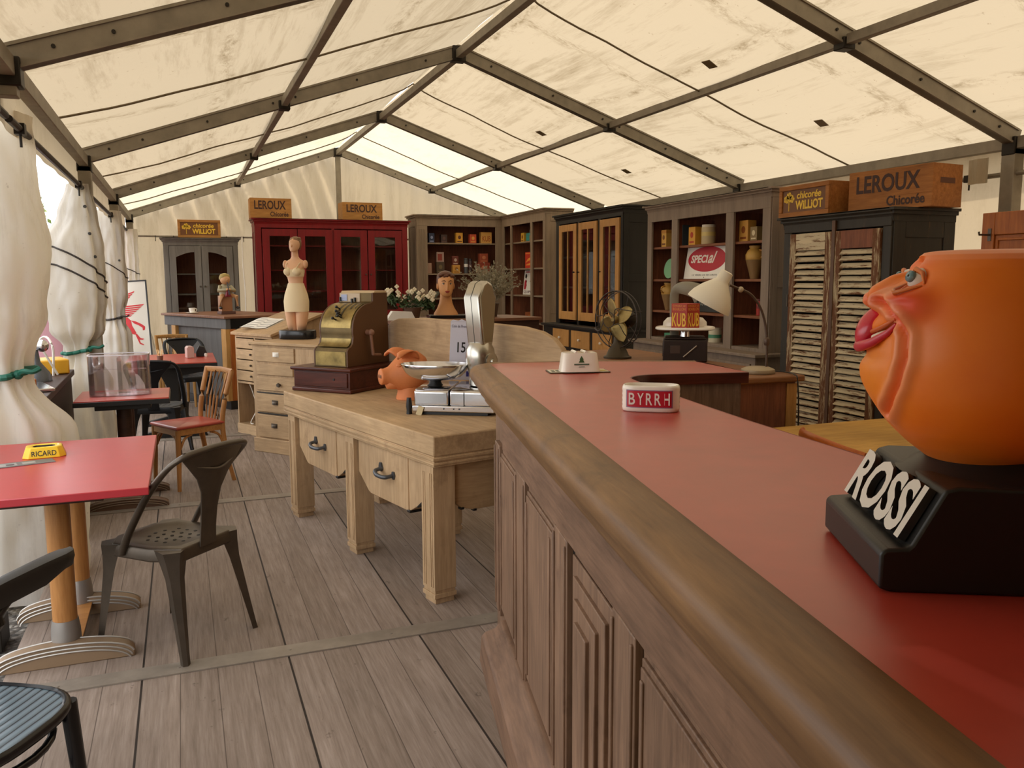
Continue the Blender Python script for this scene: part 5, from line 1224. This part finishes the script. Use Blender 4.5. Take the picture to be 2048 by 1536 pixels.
# wide bookcase: tins
Xc = 4.585
def we(y, z, w, h, m, lab_, d=.09, **k): return tin(Xc, y, z, w, d, h, m, lab_, RW, **k)
we(7.40, 1.81, .09, .17, 'd8a850', 'yellow tin in the left bay, top shelf, wide grey bookcase', mark='7a4a24', band='c88a3c')
we(7.10, 1.81, .08, .20, '3c4a52', 'dark blue tin on the middle top shelf, wide grey bookcase', mark='6a7a80')
we(6.90, 1.81, .11, .17, 'dda238', 'yellow tin with red emblem on the middle top shelf, wide grey bookcase', mark='b83c1c')
we(6.69, 1.81, .13, .18, 'c8b48a', 'cream round canister on the middle top shelf, wide grey bookcase', shape='cyl', mark='d8c078', band='e4dcc8')
we(6.11, 1.81, .12, .18, 'cf9a48', 'ochre tin in the right bay, top shelf, wide grey bookcase', mark='8a4a1c')
we(5.97, 1.81, .09, .12, '8a7448', 'short brown tin beside the ochre tin, wide grey bookcase', mark='d8c8a0')
q = thing('enamel_sign', 'white sign with lettered red oval in the wide grey bookcase', 'sign', (4.52, 7.0, 1.492), RW)
q.rotation_euler[0] = -.16
MB().mat('enamel').box(0,0,0,.68,.008,.315).build('plate', q, bevel=.004)
MB().mat('b8142c').prism([(.34+.30*math.cos(2*PI*i/48), .185+.118*math.sin(2*PI*i/48)) for i in range(48)], 'y', -.0015, 0).build('red_oval', q)
lettering('SPECI', 'white', q, (.09,-.0012,.15), FRONT, .27, .075, .0012, .03, .08); lettering('al', 'white', q, (.368,-.0012,.145), FRONT, .13, .11, .0012, .02, .45)
lettering('LE VERRE DE SECURITE', '6a6a6a', q, (.14,-.0005,.03), FRONT, .40, .014, .0008)
q2 = MB().mat('2a2a2a')
for x, z in ((.03,.30),(.65,.30),(.34,.015),(.34,.305)): q2.lathe([(.005,0),(.005,.001)], 8).xf(q2.mark()-16, Matrix.Translation((x,-.0005,z)) @ Matrix.Rotation(PI/2,4,'X'))
q2.build('nail_holes', q)
q = thing('plate', 'round green plate standing in the left bay of the wide grey bookcase', 'plate', (4.56, 7.32, 1.492), RW)
MB().mat('7cb486').lathe([(.02,0),(.07,.004),(.10,.014),(.098,.018),(.06,.010),(.01,.008)], 32).build('dish', q, loc=(0,.02,.102), rot=(PI/2-.15,0,0), smooth=60)
def jar(x, y, z, s, lab_, rz):
    r = thing('jar', lab_, 'jar', (x, y, z+.001), rz, 'earthenware confit jars')
    MB().mat('c89c4c').lathe([(.070*s,.17*s),(.096*s,.20*s),(.098*s,.25*s),(.075*s,.295*s),(.055*s,.315*s),(.064*s,.335*s),(.060*s,.345*s),(.048*s,.335*s),(.02*s,.30*s)], 28, cap=False).mat('8c6c42').lathe([(.045*s,0),(.058*s,.06*s),(.080*s,.14*s),(.0955*s,.2*s)], 28).build('body', r, smooth=60)
    for t_ in (-1, 1): MB().mat('c08a3c').tube(bez([(t_*.085*s,0,.215*s),(t_*.125*s,0,.235*s),(t_*.125*s,0,.285*s),(t_*.070*s,0,.300*s)], 5), .010*s, 8).build('handle', r, smooth=60)
jar(4.585, 7.355, 1.18, .80, 'yellow glazed jar in the left bay above the scale, wide grey bookcase', 0.2)
jar(4.61, 6.03, 1.49, .82, 'larger ochre jar in the right bay, wide grey bookcase', PI/2)
we(6.55, .882, .12, .16, 'd8d0b4', 'white and green canister on the base ledge of the wide grey bookcase', shape='cyl', mark='4a8a6a', band='d8d2c0')
we(7.28, .882, .16, .07, '4a8a6a', 'low green tin on the base ledge of the wide grey bookcase', mark=None)
we(5.92, 1.18, .05, .14, 'b03024', 'thin red bottle in the right bay, wide grey bookcase', shape='cyl', mark='7a1c18', band='5a1a14')
q = thing('slate_board', 'black slate with chalk writing behind the lamp shade, wide grey bookcase', 'slate', (4.60, 6.96, 1.182), RW); q.rotation_euler[0] = -.12
MB().mat('24241f').box(0,0,0,.60,.012,.27).build('slate', q, bevel=.003); lettering('Cafe', '8a8a80', q, (.05,-.0004,.15), FRONT, .20, .06, .0006, 0, .2); lettering('Chocolat', '8a8a80', q, (.05,-.0004,.06), FRONT, .30, .06, .0006, 0, .2)
# bits behind the glass of the black dresser
for (y, z, w, h, lab_) in ((8.95,1.40,.12,.16,'white label card behind the middle dresser door'),(8.55,1.40,.12,.16,'white label card behind the right dresser door')):
    tin(4.78, y, z, w, .03, h, 'c8c4cc', lab_, RW, mark='9a98a4', cat='card', grp='cards in the dresser')
# ---------------------------------------------------------------- dark counter behind the butcher block, with bust and plants
ct = thing('display_table', 'dark wooden display table behind the butcher block carrying bust and plants', 'table', (1.75, 7.28, 0), math.radians(8))
MB().mat('browntop').box(-.02,-.02,1.105,1.50,.68,1.135).build('tabletop', ct, bevel=.004)
MB().mat('dkwood').box(.0,.0,.90,1.48,.66,1.105).build('apron', ct, bevel=.003)
for x in (0, 1.40):
    for y in (0, .58): MB().mat('dkwood').box(x,y,0,x+.08,y+.08,.90).build('leg', ct, bevel=.004)
hb = thing('mannequin_bust', 'painted female mannequin head on a dark plinth behind the backboard', 'bust', wpos(ct, .63, .30, 1.136), math.radians(-8))
MB().mat('blackgloss').box(-.17,-.13,0,.30,.13,.030).build('plinth', hb, bevel=.004)
n = 32
def rr_(data): return [[(cx_+rx*math.cos(2*PI*i/n), cy_+ry*math.sin(2*PI*i/n), z) for i in range(n)] for (z, rx, ry, cx_, cy_) in data]
k = MB().mat('skin').loft(rr_([(.03,.118,.075,0,.01),(.05,.112,.072,0,.01),(.09,.085,.062,0,.012),(.14,.064,.056,0,.012),(.20,.054,.053,0,.008),(.235,.054,.055,0,.0)]))
hd = []
for (z, rx, ry, cy_) in ((.200,.018,.020,-.055),(.205,.034,.045,-.040),(.222,.050,.068,-.022),(.245,.061,.082,-.010),(.275,.068,.090,-.004),(.305,.073,.094,0),(.335,.077,.097,.003),(.365,.077,.098,.005),(.395,.070,.090,.010),(.420,.052,.070,.012),(.432,.026,.036,.014),(.436,.004,.005,.015)):
    ring = []
    for i in range(64):
        a = 2*PI*i/64; x = rx*math.cos(a); y = cy_+ry*math.sin(a); s = abs(x)
        if math.sin(a) < 0:
            y -= .024*G(s,.010)*G(z-.287,.014)+.012*G(s,.009)*G(z-.315,.022)+.008*G(s,.022)*G(z-.248,.010)
            y += .009*G(s-.032,.014)*G(z-.322,.010); y -= .007*G(s-.032,.02)*G(z-.342,.008)+.006*G(s,.03)*G(z-.215,.012)+.006*G(s-.045,.02)*G(z-.285,.02)
            y += .005*G(s,.02)*G(z-.262,.005)
        ring.append((x, y, z))
    hd.append(ring)
kk = k.mark(); k.loft(hd)
for s in (-1, 1): k.ball((s*.077,.012,.300), (.010,.020,.032), 10, 8)
k.build('head', hb, smooth=80)
MB().mat('a03c30').ball((0,-.100,.252), (.023,.010,.006), 14, 8).ball((0,-.099,.243), (.018,.011,.0055), 14, 8).build('lips', hb, smooth=80)
for s in (-1, 1):
    MB().mat('e0d8c8').ball((s*.031,-.078,.322), (.014,.011,.007), 12, 8).mat('3a2a20').ball((s*.031,-.088,.322), (.006,.004,.006), 8, 6).tube([(s*.016,-.086,.327),(s*.031,-.091,.331),(s*.047,-.080,.326)], .0022, 6).build('eye', hb, smooth=80)
    MB().mat('hair').tube([(s*.013,-.100,.344),(s*.030,-.098,.353),(s*.052,-.080,.346)], [.0025,.004,.0015], 6).build('eyebrow', hb)
hr_ = MB().mat('hair'); hr2 = []
for (z, rx, ry, cy_) in ((.25,.055,.05,.050),(.285,.076,.070,.036),(.325,.083,.080,.028),(.365,.084,.088,.018),(.395,.081,.094,.010),(.42,.066,.082,.010),(.438,.040,.050,.012),(.446,.006,.008,.014)):
    hr2.append([(rx*(1+.03*math.sin(9*2*PI*i/48+z*60))*math.cos(2*PI*i/48), cy_+ry*(1+.03*math.sin(9*2*PI*i/48+z*60))*math.sin(2*PI*i/48), z) for i in range(48)])
hr_.loft(hr2)
for i in range(7): hr_.ball((-.06+.02*i, -.078+.006*abs(i-3), .398+.010*math.sin(i*2)), (.018,.016,.014), 10, 6)
hr_.build('hair', hb, smooth=80)
fp = thing('flowering_plant', 'white flowering plant with dark green leaves beside the bust', 'plant', wpos(ct, .27, .26, 1.136), 0)
MB().mat('5a4030').lathe([(.06,0),(.08,.10),(.085,.11),(.07,.11)], 20).build('pot', fp, smooth=50)
b = MB().mat('leaf'); 
leaf_seed = [(0,0,.16,.14),(-.10,.0,.16,.10),(.10,.02,.14,.11),(-.18,-.02,.19,.07),(.17,0,.13,.08)]
def leaves(mb, c, r, n_, size, seed, sq=1.0):
    rnd = random.Random(seed)
    for _ in range(n_):
        d = Vector((rnd.gauss(0,1), rnd.gauss(0,1), rnd.gauss(0,1))).normalized()*r*rnd.uniform(.4,1.0)
        p = Vector(c)+Vector((d.x, d.y, d.z*sq)); a = Vector((rnd.uniform(-1,1), rnd.uniform(-1,1), rnd.uniform(-.6,1))).normalized(); s = a.cross(Vector((rnd.uniform(-1,1), rnd.uniform(-1,1), rnd.uniform(-1,1)))).normalized(); up = a.cross(s)*size*.15
        mb.add([p-a*size, p-s*size*.4+up, p+a*size, p+s*size*.4+up, p-up*.3], [(0,1,4),(1,2,4),(2,3,4),(3,0,4)])
for i, (x, y, z, r) in enumerate(leaf_seed): leaves(b, (x,y,z), r, 60, .030, i, .75)
b.build('leaves', fp, smooth=0, recalc=False)
rnd = random.Random(3)
for i in range(34):
    x = rnd.uniform(-.26,.22); z = .17+rnd.uniform(0,.12)*(1-abs(x)*2) + (.05 if x < -.15 else 0); y = rnd.uniform(-.13,.05)
    b = MB().mat('petal').ball((x, y, z), (.007,.006,.007), 8, 4)
    for j in range(4): b.ball((x+.011*math.cos(j*1.57), y-.004, z+.011*math.sin(j*1.57)), (.011,.006,.011), 8, 4)
    b.build('flower', fp, smooth=60)
sp = thing('dried_plant', 'grey-green dried lavender bush behind the scale head', 'plant', wpos(ct, 1.12, .36, 1.136), 0)
MB().mat('4a3424').lathe([(.08,0),(.10,.12),(.105,.13),(.09,.13)], 20).build('pot', sp, smooth=50)
b = MB().mat('sage'); rnd = random.Random(8)
for i in range(190):
    a = rnd.uniform(0, 2*PI); e = rnd.uniform(.05, 1.15); L_ = rnd.uniform(.22,.42); d = Vector((math.cos(a)*math.sin(e), math.sin(a)*math.sin(e)*.8, math.cos(e)))
    p0 = Vector((.03*math.cos(a), .03*math.sin(a), .12)); mid = p0+d*L_*.6+Vector((0,0,.03)); end = p0+d*L_+Vector((rnd.uniform(-.03,.03), rnd.uniform(-.03,.03), rnd.uniform(-.02,.03)))
    b.tube([p0, mid, end], [.0022,.002,.0012], 4)
    for _ in range(11):
        q_ = rnd.uniform(.35,1); pt = p0+(mid-p0)*min(1,q_*1.6) if q_ < .6 else mid+(end-mid)*((q_-.6)/.4); w = Vector((rnd.uniform(-1,1), rnd.uniform(-1,1), rnd.uniform(-.3,1))).normalized()*.026; s_ = w.cross(Vector((0,1,.3))).normalized()*.007
        b.add([pt, pt+w*.5+s_, pt+w, pt+w*.5-s_], [(0,1,2,3)])
b.build('stems', sp, smooth=0, recalc=False)
q = thing('leaflet', 'white paper leaflet stand left of the flowering plant', 'leaflet', wpos(ct, .09, .12, 1.136), .1)
MB().mat('paper').prism([(-.13,0),(-.07,.085),(.11,.075),(.15,0)], 'y', -.01, .05).build('sheets', q, bevel=.002)
# ---------------------------------------------------------------- grey bar at the back left
gb = thing('grey_bar', 'dark grey bar counter with wooden top and corner post at the back left', 'bar counter', (.46, 10.22, 0), math.atan2(.41, .91))
# local: x along the right face, y along the left face
MB().mat('browntop').box(-.03,-.03,1.06,.95,1.68,1.09).build('countertop', gb, bevel=.006)
MB().mat('greybar').box(.0,.0,.94,.92,1.65,1.06).build('apron', gb, bevel=.006)
MB().mat('greybar').box(.06,.02,.10,.90,1.62,.94).box(.04,.2,.05,.06,1.45,.94).build('carcass', gb, bevel=.004)
MB().mat('black').box(.02,-.005,0,.90,1.6,.10).build('plinth', gb)
MB().mat('blackgloss').box(.12,.0,.10,.91,.021,.94).box(.06,-.003,.945,.918,.0,1.055).build('shaded_end', gb)  # shade on the bar's right end painted in as black plates
for y in (.0, 1.33):
    MB().mat('ochrez').box(-.005,y,.10,.05,y+.11,.94).build('post', gb, bevel=.004); MB().mat('orangew').box(.05,y-.004,.10,.12,y+.09,.94).build('post_side', gb, bevel=.003)
cp = thing('coffee_cup', 'small white coffee cup on a saucer on the grey bar', 'cup', wpos(gb, .12, 1.10, 1.091), 0)
MB().mat('enamel').lathe([(.03,0),(.075,.008),(.08,.014),(.04,.010),(.01,.008)], 24).build('saucer', cp, smooth=60)
MB().mat('enamel').lathe([(.022,.012),(.034,.03),(.038,.07),(.035,.07),(.03,.03),(.005,.02)], 24, cap=False).tube(bez([(.034,0,.06),(.055,0,.055),(.05,0,.03),(.03,0,.028)], 5), .004, 6).build('cup', cp, smooth=60)
# seated boy figurine
fg = thing('figurine', 'painted figurine of a seated boy playing a pipe on the grey bar', 'figurine', wpos(gb, .33, .62, 1.091), math.radians(18))
fg.scale = (1.12, 1.12, 1.12)
b = MB().mat('5a3a30').box(-.075,-.06,0,.085,.07,.03).mat('9a6a48').box(-.065,-.05,.03,.055,.06,.20).build('pedestal', fg, bevel=.004)
b = MB().mat('a8a084'); b.loft(rr_([(.19,.065,.06,.01,.02),(.24,.068,.058,.01,.02),(.29,.062,.05,.0,.015),(.325,.03,.03,0,.01)]))
for s in (-1, 1): b.tube([(s*.055,.0,.30),(s*.085,-.035,.255),(s*.018,-.085,.265)], [.022,.022,.014], 10)
b.build('shirt', fg, smooth=70)
b = MB().mat('c8986c').ball((0,-.01,.375), (.052,.056,.056), 18, 12).ball((0,-.066,.37), (.008,.010,.008), 8, 6)
for s in (-1, 1):
    b.ball((s*.014,-.095,.268), .014, 10, 6); b.tube([(s*.05+.01,-.02,.20),(s*.085+.01,-.07,.19),(s*.095+.01,-.06,.08)], [.026,.022,.016], 10)
b.build('body', fg, smooth=70)
MB().mat('a08a48').loft(rr_([(.375,.056,.054,0,.012),(.40,.058,.060,0,.004),(.43,.046,.048,0,.0),(.445,.01,.01,0,0)])).build('hair', fg, smooth=70)
MB().mat('2a2430').tube([(0,-.066,.345),(0,-.12,.21)], [.006,.009], 8).build('pipe', fg)
MB().mat('7a1c2c').prism([(-.03,.19),(.03,.19),(.012,.255),(-.012,.255)], 'y', -.095, -.05).build('scarf', fg, bevel=.004)
for s in (-1, 1): MB().mat('2a2420').ball((s*.095+.01,-.072,.07), (.018,.03,.015), 10, 6).build('shoe', fg, smooth=60)
# ---------------------------------------------------------------- side counter with fan, scale and lamp
sco = thing('side_counter', 'brown wooden side counter behind the red bar carrying fan, kitchen scale and lamp', 'counter', (2.36, 3.60, 0), 0)
MB().mat('sidew').box(-.03,-.03,.95,.72,1.86,.985).build('countertop', sco, bevel=.010, seg=3)
MB().mat('redbrown').box(0,0,0,.68,1.82,.95).build('carcass', sco, bevel=.004)
MB().mat('ochrez').box(.62,-.006,0,.685,.0,.94).build('corner_strip', sco)
SZ = .986
fan = thing('desk_fan', 'antique brass desk fan with open wire guard on the side counter', 'fan', (2.63, 4.83, SZ), math.radians(-72))
MB().mat(color('4a4030', .5, .5)).loft([[(x*s_, y*s_, z) for x, y in oval(.09,.085,36,2.2)] for s_, z in ((1,0),(1,.010),(.82,.018),(.62,.06),(.30,.10),(.26,.14))]).box(-.02,.03,.10,.02,.055,.25).build('base', fan, smooth=50)
b = MB().mat(color('2e2820', .5, .5)).lathe([(.03,0),(.055,.02),(.06,.08),(.04,.12),(.02,.13)], 20); b.xf(0, Matrix.Translation((0,.02,.25)) @ Matrix.Rotation(-PI/2,4,'X')); b.build('motor', fan, smooth=50)
wr = MB().mat(color('4a4442', .45, .5)); R_ = .185
def ring_(r, y): return [(r*math.cos(2*PI*i/40), y, .25+r*math.sin(2*PI*i/40)) for i in range(40)]
wr.tube(ring_(R_, -.02), .0042, 6, closed=True); wr.tube(ring_(R_*.99, .02), .003, 6, closed=True); wr.tube(ring_(.05, -.085), .003, 6, closed=True)
for i in range(6):
    a = 2*PI*i/6+.3; c_, s_ = math.cos(a), math.sin(a)
    wr.tube(bez([(.05*c_,-.085,.25+.05*s_),(.10*math.cos(a+.5),-.095,.25+.10*math.sin(a+.5)),(.15*math.cos(a+.15),-.07,.25+.15*math.sin(a+.15)),(R_*c_,-.02,.25+R_*s_),(R_*.9*c_,.05,.25+R_*.9*s_),(.05*c_,.06,.25+.05*s_)], 5), .003, 6)
wr.build('wire_guard', fan, smooth=60)
MB().mat('brass').lathe([(.025,0),(.028,.02),(.012,.04)], 16).build('hub', fan, loc=(0,-.01,.25), rot=(PI/2,0,0), smooth=50)
for i in range(4):
    a = 2*PI*i/4+.45; bl = MB().mat('brass')
    def bf(u, v):
        r = .03+.125*u; w = .052*math.sin(PI*min(1,.22+.78*u))**.6*(1 if u < .9 else .85); t_ = (v-.5)*2
        x, z = r, t_*w; y = -.022+.5*t_*w*(.8-.3*u)+.006*u
        return (x*math.cos(a)-z*math.sin(a), y, .25+x*math.sin(a)+z*math.cos(a))
    bl.grid(bf, 12, 8); o = bl.build('blade', fan, smooth=60, recalc=False); sm = o.modifiers.new('thick', 'SOLIDIFY'); sm.thickness = .0015
ks = thing('kitchen_scale', 'dark box scale with white enamel plate and curved back post on the side counter', 'scale', (2.94, 4.52, SZ), math.radians(-32))
MB().mat('2a1c18').box(-.135,-.11,0,.135,.14,.135).box(-.125,-.10,.135,.125,.13,.15).build('body', ks, bevel=.012, seg=3)
MB().mat('4a3a34').box(-.138,-.08,.03,-.134,.11,.115).prism([(-.09,.05),(-.03,.05),(-.03,.10),(-.09,.10)], 'y', -.112, -.109).build('dial_plate', ks, bevel=.002)
MB().mat(color('a8a098', .3, .8)).tube([(-.01,-.116,.03),(.07,-.116,.10)], .0045, 6).build('lever', ks)
MB().mat('chrome').lathe([(.03,.15),(.026,.19)], 16).build('plate_post', ks, smooth=50)
MB().mat('enamel').loft([[(x*s_, y*s_, z) for x, y in oval(.185,.15,48,2.6)] for s_, z in ((.5,.190),(.92,.192),(1,.198),(1.0,.206),(.97,.212),(.90,.203),(.02,.202))]).build('plate', ks, smooth=50)
pp = bez([(-.06,.165,.0),(-.065,.165,.20),(-.07,.16,.34),(-.065,.13,.425),(-.02,.08,.452),(.06,.06,.435),(.10,.055,.40)], 6)
MB().mat('8c8674').tube(pp, [.019]*18+[.019+.0012*i for i in range(len(pp)-18)], 12, ab=(1.5,.5), up=(0,1,0)).build('back_post', ks, smooth=60)
MB().mat('enamel').loft([[(x*s_, .135+y*s_, z) for x, y in oval(.14,.035,36,2.2)] for s_, z in ((1,.205),(.98,.235),(.8,.262),(.3,.275))]).build('plate_back', ks, smooth=60)
kb = thing('stock_cube_tin', 'square red tin with yellow lettering standing on the white scale plate', 'tin', wpos(ks, .0, -.02, .203), math.radians(-72))
MB().mat('a8301c').box(-.062,-.062,0,.062,.062,.155).build('can', kb, bevel=.003)
for rot in (0, PI/2):
    M_ = Matrix.Rotation(rot, 4, 'Z')
    for (txt, cc_, p, w, h) in (('KUB','e0b83c',(-.054,-.0622,.012),.108,.085),('BOUILLON','d88a3c',(-.05,-.0622,.112),.10,.018),('EXIGEZ LE','d88a3c',(-.05,-.0622,.135),.10,.012)):
        v = M_ @ Vector(p); lettering(txt, cc_, kb, v, (PI/2,0,rot), w, h, .001, .012)
lp = thing('desk_lamp', 'cream industrial desk lamp with curved arm on the end of the side counter', 'lamp', (2.90, 3.74, SZ), math.radians(-22))
MB().mat(color('a8987c', .5, .3)).lathe([(.088,0),(.092,.008),(.088,.022),(.06,.034),(.02,.036)], 32).build('base', lp, smooth=50)
arm = bez([(.045,0,.03),(.045,0,.14),(.035,0,.25),(.005,0,.35),(-.05,0,.425),(-.12,0,.458),(-.165,0,.475)], 6)
MB().mat(color('5e4c40', .45, .6)).tube(arm, .0068, 8).lathe([(.012,.0),(.016,.01),(.016,.035),(.010,.045)], 14, (.043,0,.15)).build('arm', lp, smooth=60)
b = MB().mat(color('b8a88c', .4, .3)).ball((-.105,0,.452), .016, 12, 8).ball((-.185,0,.482), .020, 12, 8).build('joint', lp, smooth=60)
sh = MB().mat(color('e2dac6', .35)).lathe([(.022,.055),(.034,.05),(.036,.0),(.048,-.015),(.085,-.060),(.112,-.105),(.122,-.135),(.124,-.150),(.120,-.150),(.108,-.105),(.08,-.062),(.04,-.015),(.012,-.01)], 36, cap=False)
so = sh.build('shade', lp, loc=(-.205,0,.500), rot=(.12,math.radians(28),0), smooth=60)
MB().mat('enamel').ball((0,0,-.06), (.03,.03,.038), 14, 10).build('bulb', so, smooth=60)
MB().mat('black').tube(bez([(.09,.02,.008),(.14,0,.006),(.16,-.05,.0055),(.155,-.135,.006),(.16,-.178,-.03),(.17,-.182,-.30),(.16,-.184,-.9)], 5), .004, 6).build('cable', lp)
# ---------------------------------------------------------------- yellow table and orange chair behind the bar
yt = thing('dining_table', 'yellow pine dining table behind the bar, next to the orange chair', 'table', (2.42, 2.30, 0), 0)
MB().mat('yellt').box(0,0,.722,2.0,1.10,.752).build('tabletop', yt, bevel=.004)
MB().mat('yellt').box(.08,.08,.66,1.92,1.02,.722).build('apron', yt, bevel=.003)
for x in (.08, 1.85):
    for y in (.08, .95): MB().mat('yellt').box(x,y,0,x+.07,y+.07,.70).build('leg', yt, bevel=.004)
oc2 = thing('dining_chair', 'orange wooden chair, its curved back rail showing above the bar edge', 'chair', (2.57, 2.53, 0), math.radians(73))
OW = wood('orange_beech', 'b0561e', 'd8742c', 'x', .35)
MB().mat(OW).box(-.20,-.21,.43,.20,.20,.46).build('seat', oc2, bevel=.01)
for s in (-1, 1):
    MB().mat(OW).tube([(s*.17,-.18,.43),(s*.18,-.19,0)], [.02,.014], 10).build('leg', oc2, smooth=50)
    MB().mat(OW).tube(bez([(s*.19,.24,0),(s*.18,.19,.44),(s*.205,.215,.64),(s*.24,.235,.82)], 6), .016, 10).build('back_post', oc2, smooth=50)
MB().mat(OW).tube(bez([(-.27,.205,.835),(-.18,.245,.845),(0,.275,.855),(.18,.245,.845),(.27,.205,.835)], 6), .030, 12, ab=(.45,1.0)).build('top_rail', oc2, smooth=60)
MB().mat(OW).box(-.19,.20,.60,.19,.215,.66).build('mid_rail', oc2, bevel=.004)

wc = thing('white_cord', 'thin white cord hanging down the right side of the slate grey cupboard', 'cord', (.835, 12.50, 0), 0)
MB().mat('white').tube(bez([(0,0,2.10),(-.004,-.02,1.7),(.012,-.02,1.35),(.006,-.01,.9),(.0,0,.006)], 6), .009, 6).build('cord', wc)
MB().mat('white').tube(bez([(.20,.02,.50),(.19,.06,.40),(.21,.08,.25),(.16,.04,.115),(.24,.02,.11)], 5), .005, 6).build('cable', dk)
# ---------------------------------------------------------------- outside, beyond the open side
def leaf_mass(mb, c, r, n, size, seed, squash=1.0):
    rnd = random.Random(seed)
    for _ in range(n):
        d = Vector((rnd.gauss(0,1), rnd.gauss(0,1), rnd.gauss(0,1))).normalized()*r*rnd.uniform(.45,1.0)
        p = Vector(c)+Vector((d.x, d.y, d.z*squash)); a = Vector((rnd.uniform(-1,1), rnd.uniform(-1,1), rnd.uniform(-1,1))).normalized()*size; b_ = a.cross(Vector((rnd.uniform(-1,1), rnd.uniform(-1,1), rnd.uniform(-1,1)))).normalized()*size*.45
        mb.add([p-a, p-b_, p+a, p+b_], [(0,1,2,3)])
tree = thing('tree', 'pale green leafy tree beyond the open side of the tent', 'tree', (-3.9, 25, -.12), 0)
MB().mat('5a4632').tube([(0,0,0),(.05,0,1.2),(0,.1,2.4)], [.16,.13,.08], 10).build('trunk', tree)
b = MB().mat(plain('sunlit_leaf', '8a9a5a', .7, vary=.3))
for i, (x, y, z, r) in enumerate(((0,0,2.6,1.0),(-.8,.3,2.3,.8),(.7,0,2.2,.7),(.1,.2,3.3,.7),(-1.5,.4,2.2,.7))): leaf_mass(b, (x,y,z), r, 420, .11, i)
b.build('crown', tree, smooth=0, recalc=False)
van = thing('stall_tent', 'pale pink cloth stall seen blurred through the open side', 'stall', (-1.9, 11.5, -.12), .1)
MB().mat('pink').loft([[(x*s_, y*s_, z) for x, y in oval(.75,.9,36,3.5)] for s_, z in ((1,0.1),(1,1.2),(1.03,1.25),(.9,1.5),(.5,1.62),(.02,1.66))]).build('cover', van, smooth=50)
for x in (-.68,.68):
    for y in (-.8,.8): MB().mat('aludk').tube([(x,y,0),(x,y,1.2)], .02, 8).build('leg', van)
tb = thing('stall_table', 'dark brown market stall table outside between the first two curtains', 'table', (-1.18, 6.0, -.12), .02)
MB().mat(color('3a2620', .6)).box(-.45,-.8,.95,.45,.75,.99).build('tabletop', tb, bevel=.004); MB().mat(color('33211b', .8)).box(-.43,-.78,.02,.43,.73,.95).build('drape', tb)
def stall_item(nm, lab_, cat, x, y, z, fn):
    q = thing(nm, lab_, cat, wpos(tb, x, y, z), .3); fn(q); return q
stall_item('toolbox', 'yellow and black case on the dark stall table', 'case', .32, .52, .992, lambda q: (MB().mat('d8a028').box(-.10,-.14,0,.10,.14,.10).build('case', q, bevel=.01), MB().mat('black').box(.10,-.11,.02,.103,.11,.035).box(.10,-.11,.055,.103,.11,.07).build('stripe', q)))
stall_item('dish_rack', 'white wire rack among the goods on the stall table', 'rack', .28, .25, .992, lambda q: (MB().mat('white').tube(bez([(-.1,-.1,0),(-.1,-.12,.25),(-.05,-.1,.32),(.1,-.1,.02)], 6), .008, 6).build('frame', q), MB().mat('white').tube(bez([(.1,.05,0),(.1,.02,.2),(.05,.1,.25),(-.1,.1,.02)], 6), .008, 6).build('wire', q)))
stall_item('metal_lamp', 'dark metal lamp parts heaped on the stall table', 'lamp', .30, .02, .992, lambda q: (MB().mat('iron').lathe([(.09,0),(.08,.05),(.03,.12),(.02,.2)], 14).build('base', q, smooth=50), MB().mat('chrome').ball((.05,.03,.22), .04, 12, 8).build('bulb', q)))
stall_item('tray', 'flat silver tray on the near end of the stall table', 'tray', .24, -.45, .992, lambda q: (MB().mat('chrome').box(-.18,-.2,0,.18,.2,.02).build('plate', q, bevel=.005), MB().mat('orangew').box(-.1,-.12,.02,.1,.12,.07).build('block', q, bevel=.005)))
